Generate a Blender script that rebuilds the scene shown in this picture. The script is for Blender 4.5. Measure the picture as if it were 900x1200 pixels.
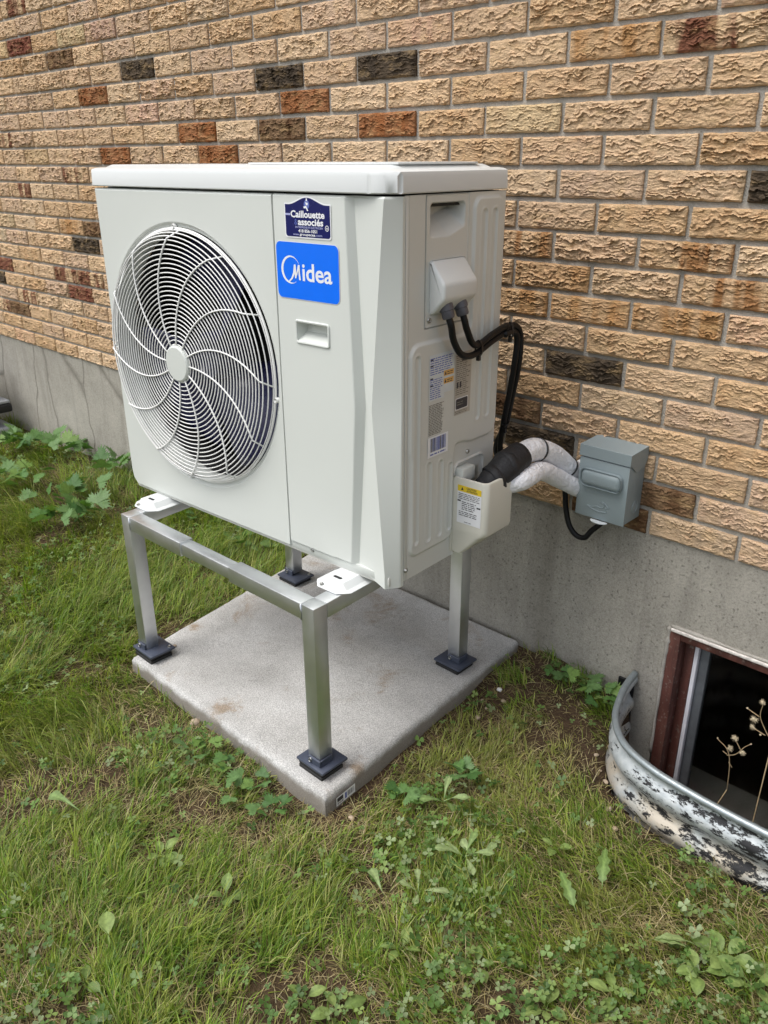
import bpy, bmesh, math, random
import numpy as np
from mathutils import Vector, Matrix

random.seed(7)
rng = np.random.default_rng(11)
scene = bpy.context.scene
C = scene.collection
for o in list(bpy.data.objects):
    bpy.data.objects.remove(o)

# ------------------------------------------------------------------ camera
F_PX, YAW, PITCH, ROLL = 958.07, 0.75965, -0.40788, -0.00481
CAM = np.array([0.85146, -1.72095, 1.31221])
def cam_axes():
    cy, sy = math.cos(YAW), math.sin(YAW); cp, sp = math.cos(PITCH), math.sin(PITCH)
    fw = np.array([-sy * cp, cy * cp, sp]); rt = np.array([cy, sy, 0.0]); up = np.cross(rt, fw)
    c, s = math.cos(ROLL), math.sin(ROLL)
    return c * rt + s * up, -s * rt + c * up, fw
RT, UP, FW = cam_axes()
cam_data = bpy.data.cameras.new('camera')
cam = bpy.data.objects.new('camera', cam_data); C.objects.link(cam)
m = Matrix.Identity(4)
for i in range(3):
    m[i][0], m[i][1], m[i][2], m[i][3] = RT[i], UP[i], -FW[i], CAM[i]
cam.matrix_world = m
cam_data.sensor_fit = 'VERTICAL'; cam_data.sensor_height = 36.0; cam_data.sensor_width = 27.0
cam_data.lens = F_PX / 1200 * 36
cam_data.clip_start = 0.05; cam_data.clip_end = 500
scene.camera = cam

# ------------------------------------------------------------------ light
SUN_DIR = Vector((-0.32, -0.58, 1.15)).normalized()      # towards the light
world = bpy.data.worlds.new('World'); scene.world = world; world.use_nodes = True
nt = world.node_tree; nt.nodes.clear()
sky = nt.nodes.new('ShaderNodeTexSky'); sky.sky_type = 'NISHITA'; sky.sun_disc = False
sky.sun_elevation = math.asin(SUN_DIR.z)
sky.sun_rotation = math.atan2(SUN_DIR.x, SUN_DIR.y) % (2 * math.pi)
sky.air_density = 1.0; sky.dust_density = 3.0; sky.ozone_density = 1.0
hs = nt.nodes.new('ShaderNodeHueSaturation'); hs.inputs['Saturation'].default_value = 0.34   # grey cloud cover
bg = nt.nodes.new('ShaderNodeBackground'); bg.inputs['Strength'].default_value = 0.15
wo = nt.nodes.new('ShaderNodeOutputWorld')
nt.links.new(sky.outputs[0], hs.inputs['Color']); nt.links.new(hs.outputs[0], bg.inputs['Color'])
nt.links.new(bg.outputs[0], wo.inputs['Surface'])
sun_data = bpy.data.lights.new('sun', 'SUN'); sun_data.energy = 1.45; sun_data.angle = math.radians(32)
sun_data.color = (1.0, 0.975, 0.93)
sun = bpy.data.objects.new('sun', sun_data); C.objects.link(sun)
sun.location = (-3, -4, 6)
sun.rotation_euler = (-SUN_DIR).to_track_quat('-Z', 'Y').to_euler()

scene.render.engine = 'CYCLES'
scene.cycles.max_bounces = 7; scene.cycles.diffuse_bounces = 3; scene.cycles.glossy_bounces = 3; scene.cycles.transmission_bounces = 5
scene.view_settings.view_transform = 'Standard'; scene.view_settings.look = 'None'
scene.view_settings.gamma = 1.0; scene.view_settings.use_curve_mapping = False
scene.view_settings.exposure = 0.52

# ------------------------------------------------------------------ helpers
def px(u, v, axis=2, val=0.0):
    d = RT * ((u - 450) / F_PX) - UP * ((v - 600) / F_PX) + FW
    t = (val - CAM[axis]) / d[axis]
    return CAM + t * d
def proj(P):
    d = np.asarray(P, float) - CAM; z = d @ FW
    z = np.where(np.abs(z) < 1e-6, 1e-6, z)
    return 450 + F_PX * (d @ RT) / z, 600 - F_PX * (d @ UP) / z, z

def hash2(ix, iy, seed):
    n = (ix.astype(np.int64) * 374761393 + iy.astype(np.int64) * 668265263 + seed * 974711) & 0x7fffffff
    n = ((n ^ (n >> 13)) * 1274126177) & 0x7fffffff
    return ((n ^ (n >> 16)) & 0xffff) / 65535.0
def vnoise(x, y, seed=0):
    x = np.asarray(x, float); y = np.asarray(y, float)
    ix = np.floor(x); iy = np.floor(y); fx = x - ix; fy = y - iy
    fx = fx * fx * (3 - 2 * fx); fy = fy * fy * (3 - 2 * fy)
    a = hash2(ix, iy, seed); b = hash2(ix + 1, iy, seed); c = hash2(ix, iy + 1, seed); d = hash2(ix + 1, iy + 1, seed)
    return (a * (1 - fx) + b * fx) * (1 - fy) + (c * (1 - fx) + d * fx) * fy
def fbm(x, y, seed=0, oct=3):
    s = 0; a = 0.5; t = 0
    for o in range(oct):
        s = s + a * vnoise(x * 2 ** o, y * 2 ** o, seed + o * 17); t += a; a *= 0.5
    return s / t
def sstep(a, b, x):
    t = np.clip((x - a) / (b - a), 0, 1); return t * t * (3 - 2 * t)

def link(o, parent=None):
    C.objects.link(o)
    if parent is not None: o.parent = parent
    return o
def mesh_obj(name, me, mat=None, parent=None, smooth=False):
    if mat is not None:
        for mm in (mat if isinstance(mat, (list, tuple)) else [mat]): me.materials.append(mm)
    if smooth: me.shade_smooth()
    return link(bpy.data.objects.new(name, me), parent)
def bm_obj(name, bm, mat=None, parent=None, smooth=False, angle=None):
    me = bpy.data.meshes.new(name); bm.normal_update(); bm.to_mesh(me); bm.free()
    o = mesh_obj(name, me, mat, parent, smooth)
    if angle is not None:
        me.shade_smooth(); me.set_sharp_from_angle(angle=math.radians(angle))
    return o
def fast_mesh(name, V, F, mats=None):
    """F: (n,3) or (n,4) index array"""
    me = bpy.data.meshes.new(name); V = np.asarray(V, np.float32); F = np.asarray(F, np.int32)
    n, k = F.shape
    me.vertices.add(len(V)); me.vertices.foreach_set('co', V.ravel())
    me.loops.add(n * k); me.loops.foreach_set('vertex_index', F.ravel())
    me.polygons.add(n); me.polygons.foreach_set('loop_start', np.arange(0, n * k, k, dtype=np.int32))
    me.update(calc_edges=True)
    return me
def set_col(me, cols, name='col'):
    a = me.attributes.new(name, 'FLOAT_COLOR', 'POINT')
    c = np.ones((len(cols), 4), np.float32); c[:, :cols.shape[1]] = cols
    a.data.foreach_set('color', c.ravel())
def thing(name, label, cat, loc=(0, 0, 0), rz=0.0, group=None):
    o = bpy.data.objects.new(name, None); o.empty_display_size = 0.05
    C.objects.link(o); o.location = loc; o.rotation_euler = (0, 0, rz)
    return tag(o, label, cat, group)
def tag(o, label=None, cat=None, group=None, kind=None):
    if label: o['label'] = label
    if cat: o['category'] = cat
    if group: o['group'] = group
    if kind: o['kind'] = kind
    return o
def box(bm, c0, c1, bevel=0.0, seg=2, mi=0):
    x0, y0, z0 = c0; x1, y1, z1 = c1
    t = bmesh.new()
    vs = [t.verts.new(p) for p in ((x0, y0, z0), (x1, y0, z0), (x1, y1, z0), (x0, y1, z0), (x0, y0, z1), (x1, y0, z1), (x1, y1, z1), (x0, y1, z1))]
    for f in ((0, 3, 2, 1), (4, 5, 6, 7), (0, 1, 5, 4), (1, 2, 6, 5), (2, 3, 7, 6), (3, 0, 4, 7)): t.faces.new([vs[i] for i in f])
    if bevel: bmesh.ops.bevel(t, geom=t.edges[:], offset=bevel, segments=seg, affect='EDGES', profile=0.5)
    merge(bm, t, mi)
def merge(bm, t, mi=0, mat=None):
    mp = {}
    for v in t.verts: mp[v] = bm.verts.new(mat @ v.co if mat is not None else v.co)
    for f in t.faces:
        nf = bm.faces.new([mp[v] for v in f.verts]); nf.material_index = mi; nf.smooth = f.smooth
    t.free()
def prism(bm, prof, axis, a, b, bevel=0.0, seg=2, mi=0):
    """profile of 2-D points extruded along axis between a and b; other two axes in cyclic order"""
    t = bmesh.new()
    def P(p, w):
        v = [0, 0, 0]; v[axis] = w; v[(axis + 1) % 3] = p[0]; v[(axis + 2) % 3] = p[1]; return v
    A = [t.verts.new(P(p, a)) for p in prof]; B = [t.verts.new(P(p, b)) for p in prof]
    n = len(prof)
    t.faces.new(A[::-1]); t.faces.new(B)
    for i in range(n): t.faces.new((A[i], A[(i + 1) % n], B[(i + 1) % n], B[i]))
    bmesh.ops.recalc_face_normals(t, faces=t.faces[:])
    if bevel: bmesh.ops.bevel(t, geom=t.edges[:], offset=bevel, segments=seg, affect='EDGES', profile=0.5)
    merge(bm, t, mi)
def catmull(pts, n=8):
    P = [Vector(p) for p in pts]; P = [P[0] * 2 - P[1]] + P + [P[-1] * 2 - P[-2]]; out = []
    for i in range(1, len(P) - 2):
        a, b, c, d = P[i - 1:i + 3]
        for k in range(n):
            t = k / n
            out.append(0.5 * ((2 * b) + (c - a) * t + (2 * a - 5 * b + 4 * c - d) * t * t + (3 * b - a - 3 * c + d) * t ** 3))
    out.append(P[-2]); return out
def tube(bm, pts, r, n=10, cap=True, mi=0, wob=None):
    """r: number or function of t in 0..1"""
    pts = [Vector(p) for p in pts]; m = len(pts); rings = []
    T = (pts[1] - pts[0]).normalized()
    N = T.orthogonal().normalized()
    for i, p in enumerate(pts):
        T2 = (pts[min(i + 1, m - 1)] - pts[max(i - 1, 0)]).normalized()
        q = T.rotation_difference(T2); N = (q @ N); N = (N - T2 * N.dot(T2)).normalized(); T = T2
        B = T.cross(N); rr = r(i / (m - 1)) if callable(r) else r
        ring = []
        for k in range(n):
            a = 2 * math.pi * k / n; w = rr * (1 + (wob(i, k) if wob else 0))
            ring.append(bm.verts.new(p + (N * math.cos(a) + B * math.sin(a)) * w))
        rings.append(ring)
    for i in range(m - 1):
        for k in range(n):
            f = bm.faces.new((rings[i][k], rings[i][(k + 1) % n], rings[i + 1][(k + 1) % n], rings[i + 1][k])); f.smooth = True; f.material_index = mi
    if cap:
        f = bm.faces.new(rings[0][::-1]); f.material_index = mi
        f = bm.faces.new(rings[-1]); f.material_index = mi
def torus_ring(bm, R, r, y, cx, cz, n=96, k=6):
    """wire ring in the local xz plane"""
    rings = []
    for i in range(n):
        a = 2 * math.pi * i / n; ca, sa = math.cos(a), math.sin(a)
        rings.append([bm.verts.new((cx + (R + r * math.cos(b)) * ca, y + r * math.sin(b), cz + (R + r * math.cos(b)) * sa)) for b in [2 * math.pi * j / k for j in range(k)]])
    for i in range(n):
        for j in range(k):
            f = bm.faces.new((rings[i][j], rings[(i + 1) % n][j], rings[(i + 1) % n][(j + 1) % k], rings[i][(j + 1) % k])); f.smooth = True
def lathe(bm, prof, centre, axis, n=24, mi=0):
    """prof: (radius, along) pairs revolved about axis vector through centre"""
    ax = Vector(axis).normalized(); N = ax.orthogonal().normalized(); B = ax.cross(N); c = Vector(centre); rings = []
    for (r, h) in prof:
        if r < 1e-6: rings.append([bm.verts.new(c + ax * h)])
        else: rings.append([bm.verts.new(c + ax * h + (N * math.cos(2 * math.pi * k / n) + B * math.sin(2 * math.pi * k / n)) * r) for k in range(n)])
    for a, b in zip(rings, rings[1:]):
        for k in range(n):
            k2 = (k + 1) % n
            if len(a) == 1 and len(b) == 1: continue
            if len(a) == 1: f = bm.faces.new((a[0], b[k], b[k2]))
            elif len(b) == 1: f = bm.faces.new((a[k2], a[k], b[0]))
            else: f = bm.faces.new((a[k], a[k2], b[k2], b[k]))
            f.smooth = True; f.material_index = mi

# ------------------------------------------------------------------ materials
class NB:
    """small node-building helper"""
    def __init__(s, name):
        s.m = bpy.data.materials.new(name); s.m.use_nodes = True; s.t = s.m.node_tree
        s.p = s.t.nodes['Principled BSDF']
    def n(s, typ, **kw):
        nd = s.t.nodes.new(typ)
        for k, v in kw.items():
            if k.startswith('_'): nd.inputs[k[1:].replace('_', ' ')].default_value = v
            else: setattr(nd, k, v)
        return nd
    def l(s, a, b): s.t.links.new(a, b)
    def pos(s): return s.n('ShaderNodeNewGeometry').outputs['Position']
    def obj(s): return s.n('ShaderNodeTexCoord').outputs['Object']
    def noise(s, vec, scale, detail=3, rough=0.55, dist=0.0):
        nd = s.n('ShaderNodeTexNoise'); nd.inputs['Scale'].default_value = scale; nd.inputs['Detail'].default_value = detail
        nd.inputs['Roughness'].default_value = rough; nd.inputs['Distortion'].default_value = dist
        s.l(vec, nd.inputs['Vector']); return nd.outputs['Fac']
    def mapv(s, vec, sc):
        nd = s.n('ShaderNodeMapping'); nd.inputs['Scale'].default_value = sc; s.l(vec, nd.inputs['Vector']); return nd.outputs[0]
    def ramp(s, fac, stops):
        nd = s.n('ShaderNodeValToRGB'); cr = nd.color_ramp
        while len(cr.elements) > len(stops): cr.elements.remove(cr.elements[-1])
        while len(cr.elements) < len(stops): cr.elements.new(0.5)
        for e, (p, c) in zip(cr.elements, stops):
            e.position = p; e.color = (c, c, c, 1) if isinstance(c, (int, float)) else (*c, 1)
        s.l(fac, nd.inputs[0]); return nd.outputs[0]
    def mix(s, fac, a, b, blend='MIX'):
        nd = s.n('ShaderNodeMix', data_type='RGBA', blend_type=blend)
        for v, i in ((fac, 0), (a, 6), (b, 7)):
            if isinstance(v, (int, float)): nd.inputs[i].default_value = v
            elif isinstance(v, tuple): nd.inputs[i].default_value = (*v, 1) if len(v) == 3 else v
            else: s.l(v, nd.inputs[i])
        return nd.outputs[2]
    def math(s, op, a, b=None):
        nd = s.n('ShaderNodeMath', operation=op)
        for v, i in ((a, 0), (b, 1)):
            if v is None: continue
            if isinstance(v, (int, float)): nd.inputs[i].default_value = v
            else: s.l(v, nd.inputs[i])
        return nd.outputs[0]
    def bump(s, h, dist=0.002, strength=1.0, prev=None):
        nd = s.n('ShaderNodeBump'); nd.inputs['Distance'].default_value = dist; nd.inputs['Strength'].default_value = strength
        s.l(h, nd.inputs['Height'])
        if prev is not None: s.l(prev, nd.inputs['Normal'])
        return nd.outputs[0]
    def set(s, base=None, rough=None, metal=None, normal=None, spec=None):
        for v, k in ((base, 'Base Color'), (rough, 'Roughness'), (metal, 'Metallic'), (normal, 'Normal'), (spec, 'Specular IOR Level')):
            if v is None: continue
            if isinstance(v, (int, float)): s.p.inputs[k].default_value = v
            elif isinstance(v, tuple): s.p.inputs[k].default_value = (*v, 1)
            else: s.l(v, s.p.inputs[k])
        return s.m

def plain(name, col, rough=0.5, metal=0.0, var=0.06, scale=40, bump=0.0, bscale=300, spec=None):
    b = NB(name); v = b.pos()
    f = b.noise(v, scale, 4)
    lo = tuple(c * (1 - var) for c in col); hi = tuple(min(1, c * (1 + var)) for c in col)
    base = b.ramp(f, [(0.3, lo), (0.7, hi)])
    rr = b.math('ADD', b.math('MULTIPLY', b.noise(v, scale * 2.3, 3), 0.16), rough - 0.08)
    nrm = b.bump(b.noise(v, bscale, 3), bump) if bump else None
    return b.set(base, rr, metal, nrm, spec)

def brick_material(name, from_object):
    b = NB(name); P = b.pos()
    if from_object:
        oi = b.n('ShaderNodeObjectInfo'); colr, alpha, rnd = oi.outputs['Color'], oi.outputs['Alpha'], oi.outputs['Random']
    else:
        at = b.n('ShaderNodeAttribute', attribute_name='col'); colr, alpha = at.outputs['Color'], at.outputs['Alpha']
    # vertical flashing bands across the face, different in each course
    sep = b.n('ShaderNodeSeparateXYZ'); b.l(P, sep.inputs[0])
    course = b.math('FLOOR', b.math('DIVIDE', b.math('SUBTRACT', sep.outputs['Z'], 0.48), 0.0677))
    cv = b.n('ShaderNodeCombineXYZ'); b.l(b.math('MULTIPLY', sep.outputs['X'], 26.0), cv.inputs[0]); b.l(b.math('MULTIPLY', course, 7.31), cv.inputs[1])
    b.l(b.math('MULTIPLY', sep.outputs['Z'], 3.0), cv.inputs[2])
    band = b.ramp(b.noise(cv.outputs[0], 1.0, 2, 0.5, 0.3), [(0.42, 0.0), (0.56, 1.0)])
    buff = b.mix(b.noise(P, 18, 3), (0.72, 0.53, 0.33), (0.60, 0.40, 0.235))
    base = b.mix(b.math('MULTIPLY', band, alpha), colr, buff)
    # blotches and fine grain
    blot = b.noise(b.mapv(P, (9, 9, 22)), 2.2, 4, 0.6)
    base = b.mix(b.ramp(blot, [(0.5, 0.0), (0.72, 0.45)]), base, (0.66, 0.45, 0.22))
    base = b.mix(b.ramp(b.noise(b.mapv(P, (14, 14, 30)), 2.0, 3), [(0.56, 0.0), (0.74, 0.35)]), base, b.mix(1.0, base, (0.66, 0.45, 0.34), 'MULTIPLY'))
    grain = b.ramp(b.noise(P, 420, 4, 0.7), [(0.25, 0.70), (0.75, 1.24)])
    base = b.mix(1.0, base, grain, 'MULTIPLY')
    # torn horizontal relief, finer than the mesh
    wv = b.mapv(P, (80, 80, 290))
    h = b.noise(wv, 1.0, 4, 0.6, 0.8)
    n1 = b.bump(h, 0.0065, 1.0)
    n2 = b.bump(b.noise(P, 650, 3, 0.6), 0.0006, 0.8, n1)
    return b.set(base, 0.9, 0.0, n2, 0.25)

M = {}
M['brick'] = brick_material('brick_face', True)
M['brick_far'] = brick_material('brick_face_joined', False)
def mortar_mat():
    b = NB('mortar'); P = b.pos()
    base = b.mix(b.noise(P, 9, 4), (0.34, 0.315, 0.28), (0.46, 0.435, 0.39))
    base = b.mix(1.0, base, b.ramp(b.noise(P, 500, 3, 0.7), [(0.25, 0.72), (0.75, 1.15)]), 'MULTIPLY')
    return b.set(base, 0.95, 0, b.bump(b.noise(P, 260, 4, 0.65), 0.003, 1.0), 0.2)
M['mortar'] = mortar_mat()
def foundation_mat():
    b = NB('foundation_concrete'); P = b.pos()
    sep = b.n('ShaderNodeSeparateXYZ'); b.l(P, sep.inputs[0])
    big = b.noise(P, 3.2, 7, 0.7)
    base = b.ramp(big, [(0.25, (0.31, 0.29, 0.25)), (0.5, (0.42, 0.395, 0.345)), (0.75, (0.52, 0.49, 0.43))])
    # streaks that run down
    st = b.noise(b.mapv(P, (16, 1, 1.6)), 1.0, 4, 0.6, 0.4)
    base = b.mix(b.ramp(st, [(0.48, 0.0), (0.75, 0.55)]), base, (0.24, 0.225, 0.195))
    # damp stain under the form seam near the slab
    bx = b.math('ABSOLUTE', b.math('ADD', sep.outputs['X'], 0.19))
    seam = b.math('MULTIPLY', b.math('SUBTRACT', 1.0, b.math('MINIMUM', b.math('DIVIDE', bx, 0.055), 1.0)), b.noise(P, 14, 3))
    base = b.mix(b.math('MINIMUM', b.math('MULTIPLY', seam, 1.1), 0.75), base, (0.22, 0.205, 0.17))
    # thin vertical cracks on the older stretch
    cr = b.n('ShaderNodeTexVoronoi', feature='DISTANCE_TO_EDGE'); cr.inputs['Scale'].default_value = 1.0
    wob = b.n('ShaderNodeVectorMath', operation='ADD'); nz = b.n('ShaderNodeTexNoise'); nz.inputs['Scale'].default_value = 7.0; nz.inputs['Detail'].default_value = 4
    b.l(P, nz.inputs['Vector']); sc = b.n('ShaderNodeVectorMath', operation='SCALE'); sc.inputs['Scale'].default_value = 0.09; b.l(nz.outputs['Color'], sc.inputs[0])
    b.l(P, wob.inputs[0]); b.l(sc.outputs[0], wob.inputs[1]); b.l(b.mapv(wob.outputs[0], (1.7, 0.2, 0.4)), cr.inputs['Vector'])
    leftm = b.ramp(b.math('MULTIPLY', sep.outputs['X'], -0.25), [(0.3, 0.0), (0.4, 1.0)])
    crack = b.math('MULTIPLY', b.ramp(cr.outputs['Distance'], [(0.0, 1.0), (0.011, 0.0)]), leftm)
    base = b.mix(b.math('MULTIPLY', crack, 0.5), base, (0.12, 0.105, 0.085))
    spk = b.ramp(b.noise(P, 260, 6, 0.85), [(0.3, 0.50), (0.5, 1.0), (0.72, 1.28)])
    base = b.mix(1.0, base, spk, 'MULTIPLY')
    vp = b.n('ShaderNodeTexVoronoi'); vp.inputs['Scale'].default_value = 150; b.l(P, vp.inputs['Vector'])
    vs_ = b.n('ShaderNodeSeparateColor'); b.l(vp.outputs['Color'], vs_.inputs[0])
    pitm = b.math('MULTIPLY', b.math('GREATER_THAN', vs_.outputs[0], 0.84), b.ramp(b.math('ADD', vp.outputs['Distance'], b.math('MULTIPLY', b.noise(P, 500, 3), 0.3)), [(0.3, 1.0), (0.55, 0.0)]))
    pit = b.math('SUBTRACT', 1.0, pitm)
    rightm = b.ramp(b.math('MULTIPLY', sep.outputs['X'], -0.25), [(0.2, 1.0), (0.36, 0.18)])
    hgt = b.math('MULTIPLY', pit, rightm)
    hgt = b.math('SUBTRACT', hgt, b.math('MULTIPLY', crack, 1.2))
    n1 = b.bump(hgt, 0.0035, 0.9); n2 = b.bump(b.noise(P, 85, 9, 0.9), 0.0075, 0.75, n1)
    return b.set(base, 0.92, 0, n2, 0.2)
M['foundation'] = foundation_mat()
def slab_mat():
    b = NB('slab_concrete'); P = b.pos()
    big = b.noise(P, 5, 4, 0.6)
    base = b.ramp(big, [(0.3, (0.52, 0.51, 0.49)), (0.55, (0.68, 0.67, 0.65)), (0.75, (0.78, 0.775, 0.76))])
    rust = b.ramp(b.noise(P, 6.5, 5, 0.7, 0.5), [(0.57, 0.0), (0.72, 0.7)])
    base = b.mix(rust, base, (0.36, 0.25, 0.15))
    for (cx, cy, rr_) in ((-0.985, -0.60, 0.085), (-0.205, -0.70, 0.10), (-0.60, -0.775, 0.14)):      # tan water stains
        dv = b.n('ShaderNodeVectorMath', operation='DISTANCE'); b.l(P, dv.inputs[0]); dv.inputs[1].default_value = (cx, cy, 0.05)
        sp_ = b.ramp(b.math('ADD', b.math('DIVIDE', dv.outputs['Value'], rr_), b.math('MULTIPLY', b.noise(P, 26, 6, 0.75), 1.3)), [(0.70, 1.0), (1.0, 0.0)])
        base = b.mix(b.math('MULTIPLY', sp_, 0.75), base, (0.38, 0.27, 0.165))
    dark = b.ramp(b.noise(P, 4.1, 3, 0.5), [(0.58, 0.0), (0.8, 0.4)])
    base = b.mix(dark, base, (0.25, 0.235, 0.21))
    g = b.n('ShaderNodeTexVoronoi'); g.inputs['Scale'].default_value = 330; b.l(P, g.inputs['Vector'])
    base = b.mix(1.0, base, b.ramp(g.outputs['Distance'], [(0.12, 1.10), (0.7, 0.66)]), 'MULTIPLY')
    base = b.mix(1.0, base, b.ramp(b.noise(P, 620, 3, 0.7), [(0.3, 0.7), (0.7, 1.15)]), 'MULTIPLY')
    sep = b.n('ShaderNodeSeparateXYZ'); b.l(P, sep.inputs[0])      # soil splash plus painted-in shade on the lower part of the cast sides
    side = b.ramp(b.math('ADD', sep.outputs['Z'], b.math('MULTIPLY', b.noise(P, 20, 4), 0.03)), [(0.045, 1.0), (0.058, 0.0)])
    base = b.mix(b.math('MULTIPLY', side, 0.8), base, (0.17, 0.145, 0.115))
    n1 = b.bump(b.noise(P, 300, 4, 0.7), 0.0022, 0.9); n2 = b.bump(b.noise(P, 40, 4), 0.004, 0.4, n1)
    return b.set(base, 0.9, 0, n2, 0.25)
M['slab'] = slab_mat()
def ground_mat():
    b = NB('soil'); P = b.pos()
    base = b.ramp(b.noise(P, 16, 5, 0.65), [(0.3, (0.055, 0.036, 0.022)), (0.55, (0.105, 0.068, 0.042)), (0.8, (0.16, 0.112, 0.072))])
    at = b.n('ShaderNodeAttribute', attribute_name='col'); sep = b.n('ShaderNodeSeparateColor'); b.l(at.outputs['Color'], sep.inputs[0])
    thatch = b.mix(b.noise(P, 70, 4, 0.7), (0.035, 0.045, 0.012), (0.12, 0.10, 0.04))
    base = b.mix(sep.outputs[0], base, thatch)
    base = b.mix(1.0, base, b.ramp(b.noise(P, 380, 3, 0.7), [(0.25, 0.6), (0.8, 1.3)]), 'MULTIPLY')
    n1 = b.bump(b.noise(P, 55, 5, 0.7), 0.014, 1.0); n2 = b.bump(b.noise(P, 300, 3), 0.003, 0.8, n1)
    return b.set(base, 0.95, 0, n2, 0.15)
M['ground'] = ground_mat()
def leaf_mat(name, trans=0.35, rough=0.45):
    b = NB(name); at = b.n('ShaderNodeAttribute', attribute_name='col')
    col = b.mix(1.0, at.outputs['Color'], b.ramp(b.noise(b.pos(), 160, 3), [(0.3, 0.8), (0.7, 1.18)]), 'MULTIPLY')
    b.set(col, rough, 0, None, 0.35)
    tr = b.n('ShaderNodeBsdfTranslucent'); b.l(b.mix(1.0, col, (1.0, 1.1, 0.45), 'MULTIPLY'), tr.inputs['Color'])
    mx = b.n('ShaderNodeMixShader'); mx.inputs[0].default_value = trans
    out = b.t.nodes['Material Output']; b.l(b.p.outputs[0], mx.inputs[1]); b.l(tr.outputs[0], mx.inputs[2]); b.l(mx.outputs[0], out.inputs['Surface'])
    return b.m
M['grass'] = leaf_mat('grass_blade', 0.4, 0.42)
M['leaf'] = leaf_mat('weed_leaf', 0.3, 0.5)
M['panel'] = plain('painted_sheet_metal', (0.635, 0.66, 0.625), 0.42, 0, 0.02, 3, 0.0002, 700)
M['panel_side'] = plain('painted_side_sheet', (0.63, 0.635, 0.60), 0.40, 0, 0.02, 3, 0.0002, 700)
M['lid'] = plain('painted_lid', (0.68, 0.70, 0.695), 0.34, 0, 0.02, 3, 0.0002, 700)
M['cover'] = plain('cream_plastic_cover', (0.66, 0.645, 0.57), 0.38, 0, 0.02, 6, 0.0002, 500)
M['wire'] = plain('coated_guard_wire', (0.86, 0.86, 0.84), 0.35, 0, 0.03, 30)
M['black_in'] = plain('dark_interior', (0.012, 0.012, 0.014), 0.7, 0, 0.2, 30)
M['blade'] = plain('navy_fan_plastic', (0.012, 0.013, 0.05), 0.28, 0, 0.1, 20)
M['coil'] = plain('coil_fins', (0.035, 0.036, 0.04), 0.5, 0.5, 0.2, 60)
M['seam'] = plain('shadow_gap', (0.02, 0.02, 0.02), 0.8)
M['screw'] = plain('zinc_screw', (0.42, 0.42, 0.40), 0.35, 0.9)
M['white_print'] = plain('white_vinyl', (0.82, 0.83, 0.86), 0.35, 0, 0.02)
M['pale_label'] = plain('pale_label_film', (0.62, 0.66, 0.68), 0.35, 0, 0.03)
M['silver_label'] = plain('silver_label_film', (0.46, 0.44, 0.40), 0.35, 0.2, 0.05)
M['blue_print'] = plain('bright_blue_vinyl', (0.0, 0.16, 0.93), 0.32, 0, 0.02)
M['navy_print'] = plain('navy_vinyl', (0.006, 0.009, 0.10), 0.25, 0, 0.05)
M['midblue_print'] = plain('mid_blue_ink', (0.10, 0.14, 0.45), 0.4)
M['lilac_print'] = plain('pale_blue_ink', (0.38, 0.40, 0.68), 0.4)
M['ink'] = plain('dark_ink', (0.035, 0.035, 0.045), 0.5)
M['grey_ink'] = plain('grey_ink', (0.20, 0.19, 0.165), 0.5)
M['yellow_print'] = plain('yellow_ink', (0.80, 0.58, 0.03), 0.4)
M['orange_print'] = plain('orange_ink', (0.72, 0.42, 0.12), 0.4)
M['cable'] = plain('black_cable_jacket', (0.006, 0.006, 0.007), 0.45, 0, 0.15, 80, 0.0004, 400, 0.28)
M['tie'] = plain('black_nylon', (0.01, 0.01, 0.011), 0.35)
M['gland'] = plain('grey_cable_gland', (0.11, 0.11, 0.13), 0.45, 0.2)
M['foam'] = plain('black_foam_tape', (0.014, 0.014, 0.016), 0.6, 0, 0.2, 60, 0.0015, 160)
M['rubber'] = plain('black_rubber', (0.012, 0.012, 0.012), 0.6)
M['footplate'] = plain('blue_grey_nylon_plate', (0.05, 0.06, 0.09), 0.42, 0, 0.12, 60, 0.0004, 300)
def wrap_mat():
    b = NB('white_pipe_wrap'); P = b.pos()
    base = b.mix(b.noise(P, 25, 4), (0.86, 0.86, 0.90), (0.93, 0.93, 0.95))
    n1 = b.bump(b.noise(b.mapv(P, (1, 1, 1)), 46, 4, 0.6, 1.2), 0.012, 0.8)
    return b.set(base, 0.42, 0, n1, 0.4)
M['wrap'] = wrap_mat()
def galv(name, col, rough, spang=26):
    b = NB(name); P = b.pos()
    v = b.n('ShaderNodeTexVoronoi'); v.inputs['Scale'].default_value = spang; b.l(P, v.inputs['Vector'])
    base = b.mix(b.math('MULTIPLY', v.outputs['Distance'], 0.8), tuple(c * 0.95 for c in col), tuple(min(1, c * 1.06) for c in col))
    base = b.mix(b.ramp(b.noise(P, 14, 4), [(0.5, 0.0), (0.8, 0.25)]), base, tuple(c * 0.8 for c in col))
    rr = b.math('ADD', b.math('MULTIPLY', b.noise(P, 30, 4), 0.12), rough - 0.05)
    return b.set(base, rr, 1.0, b.bump(b.noise(P, 60, 2), 0.0003, 0.35))
M['galv'] = galv('galvanised_tube', (0.72, 0.74, 0.755), 0.40)
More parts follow.
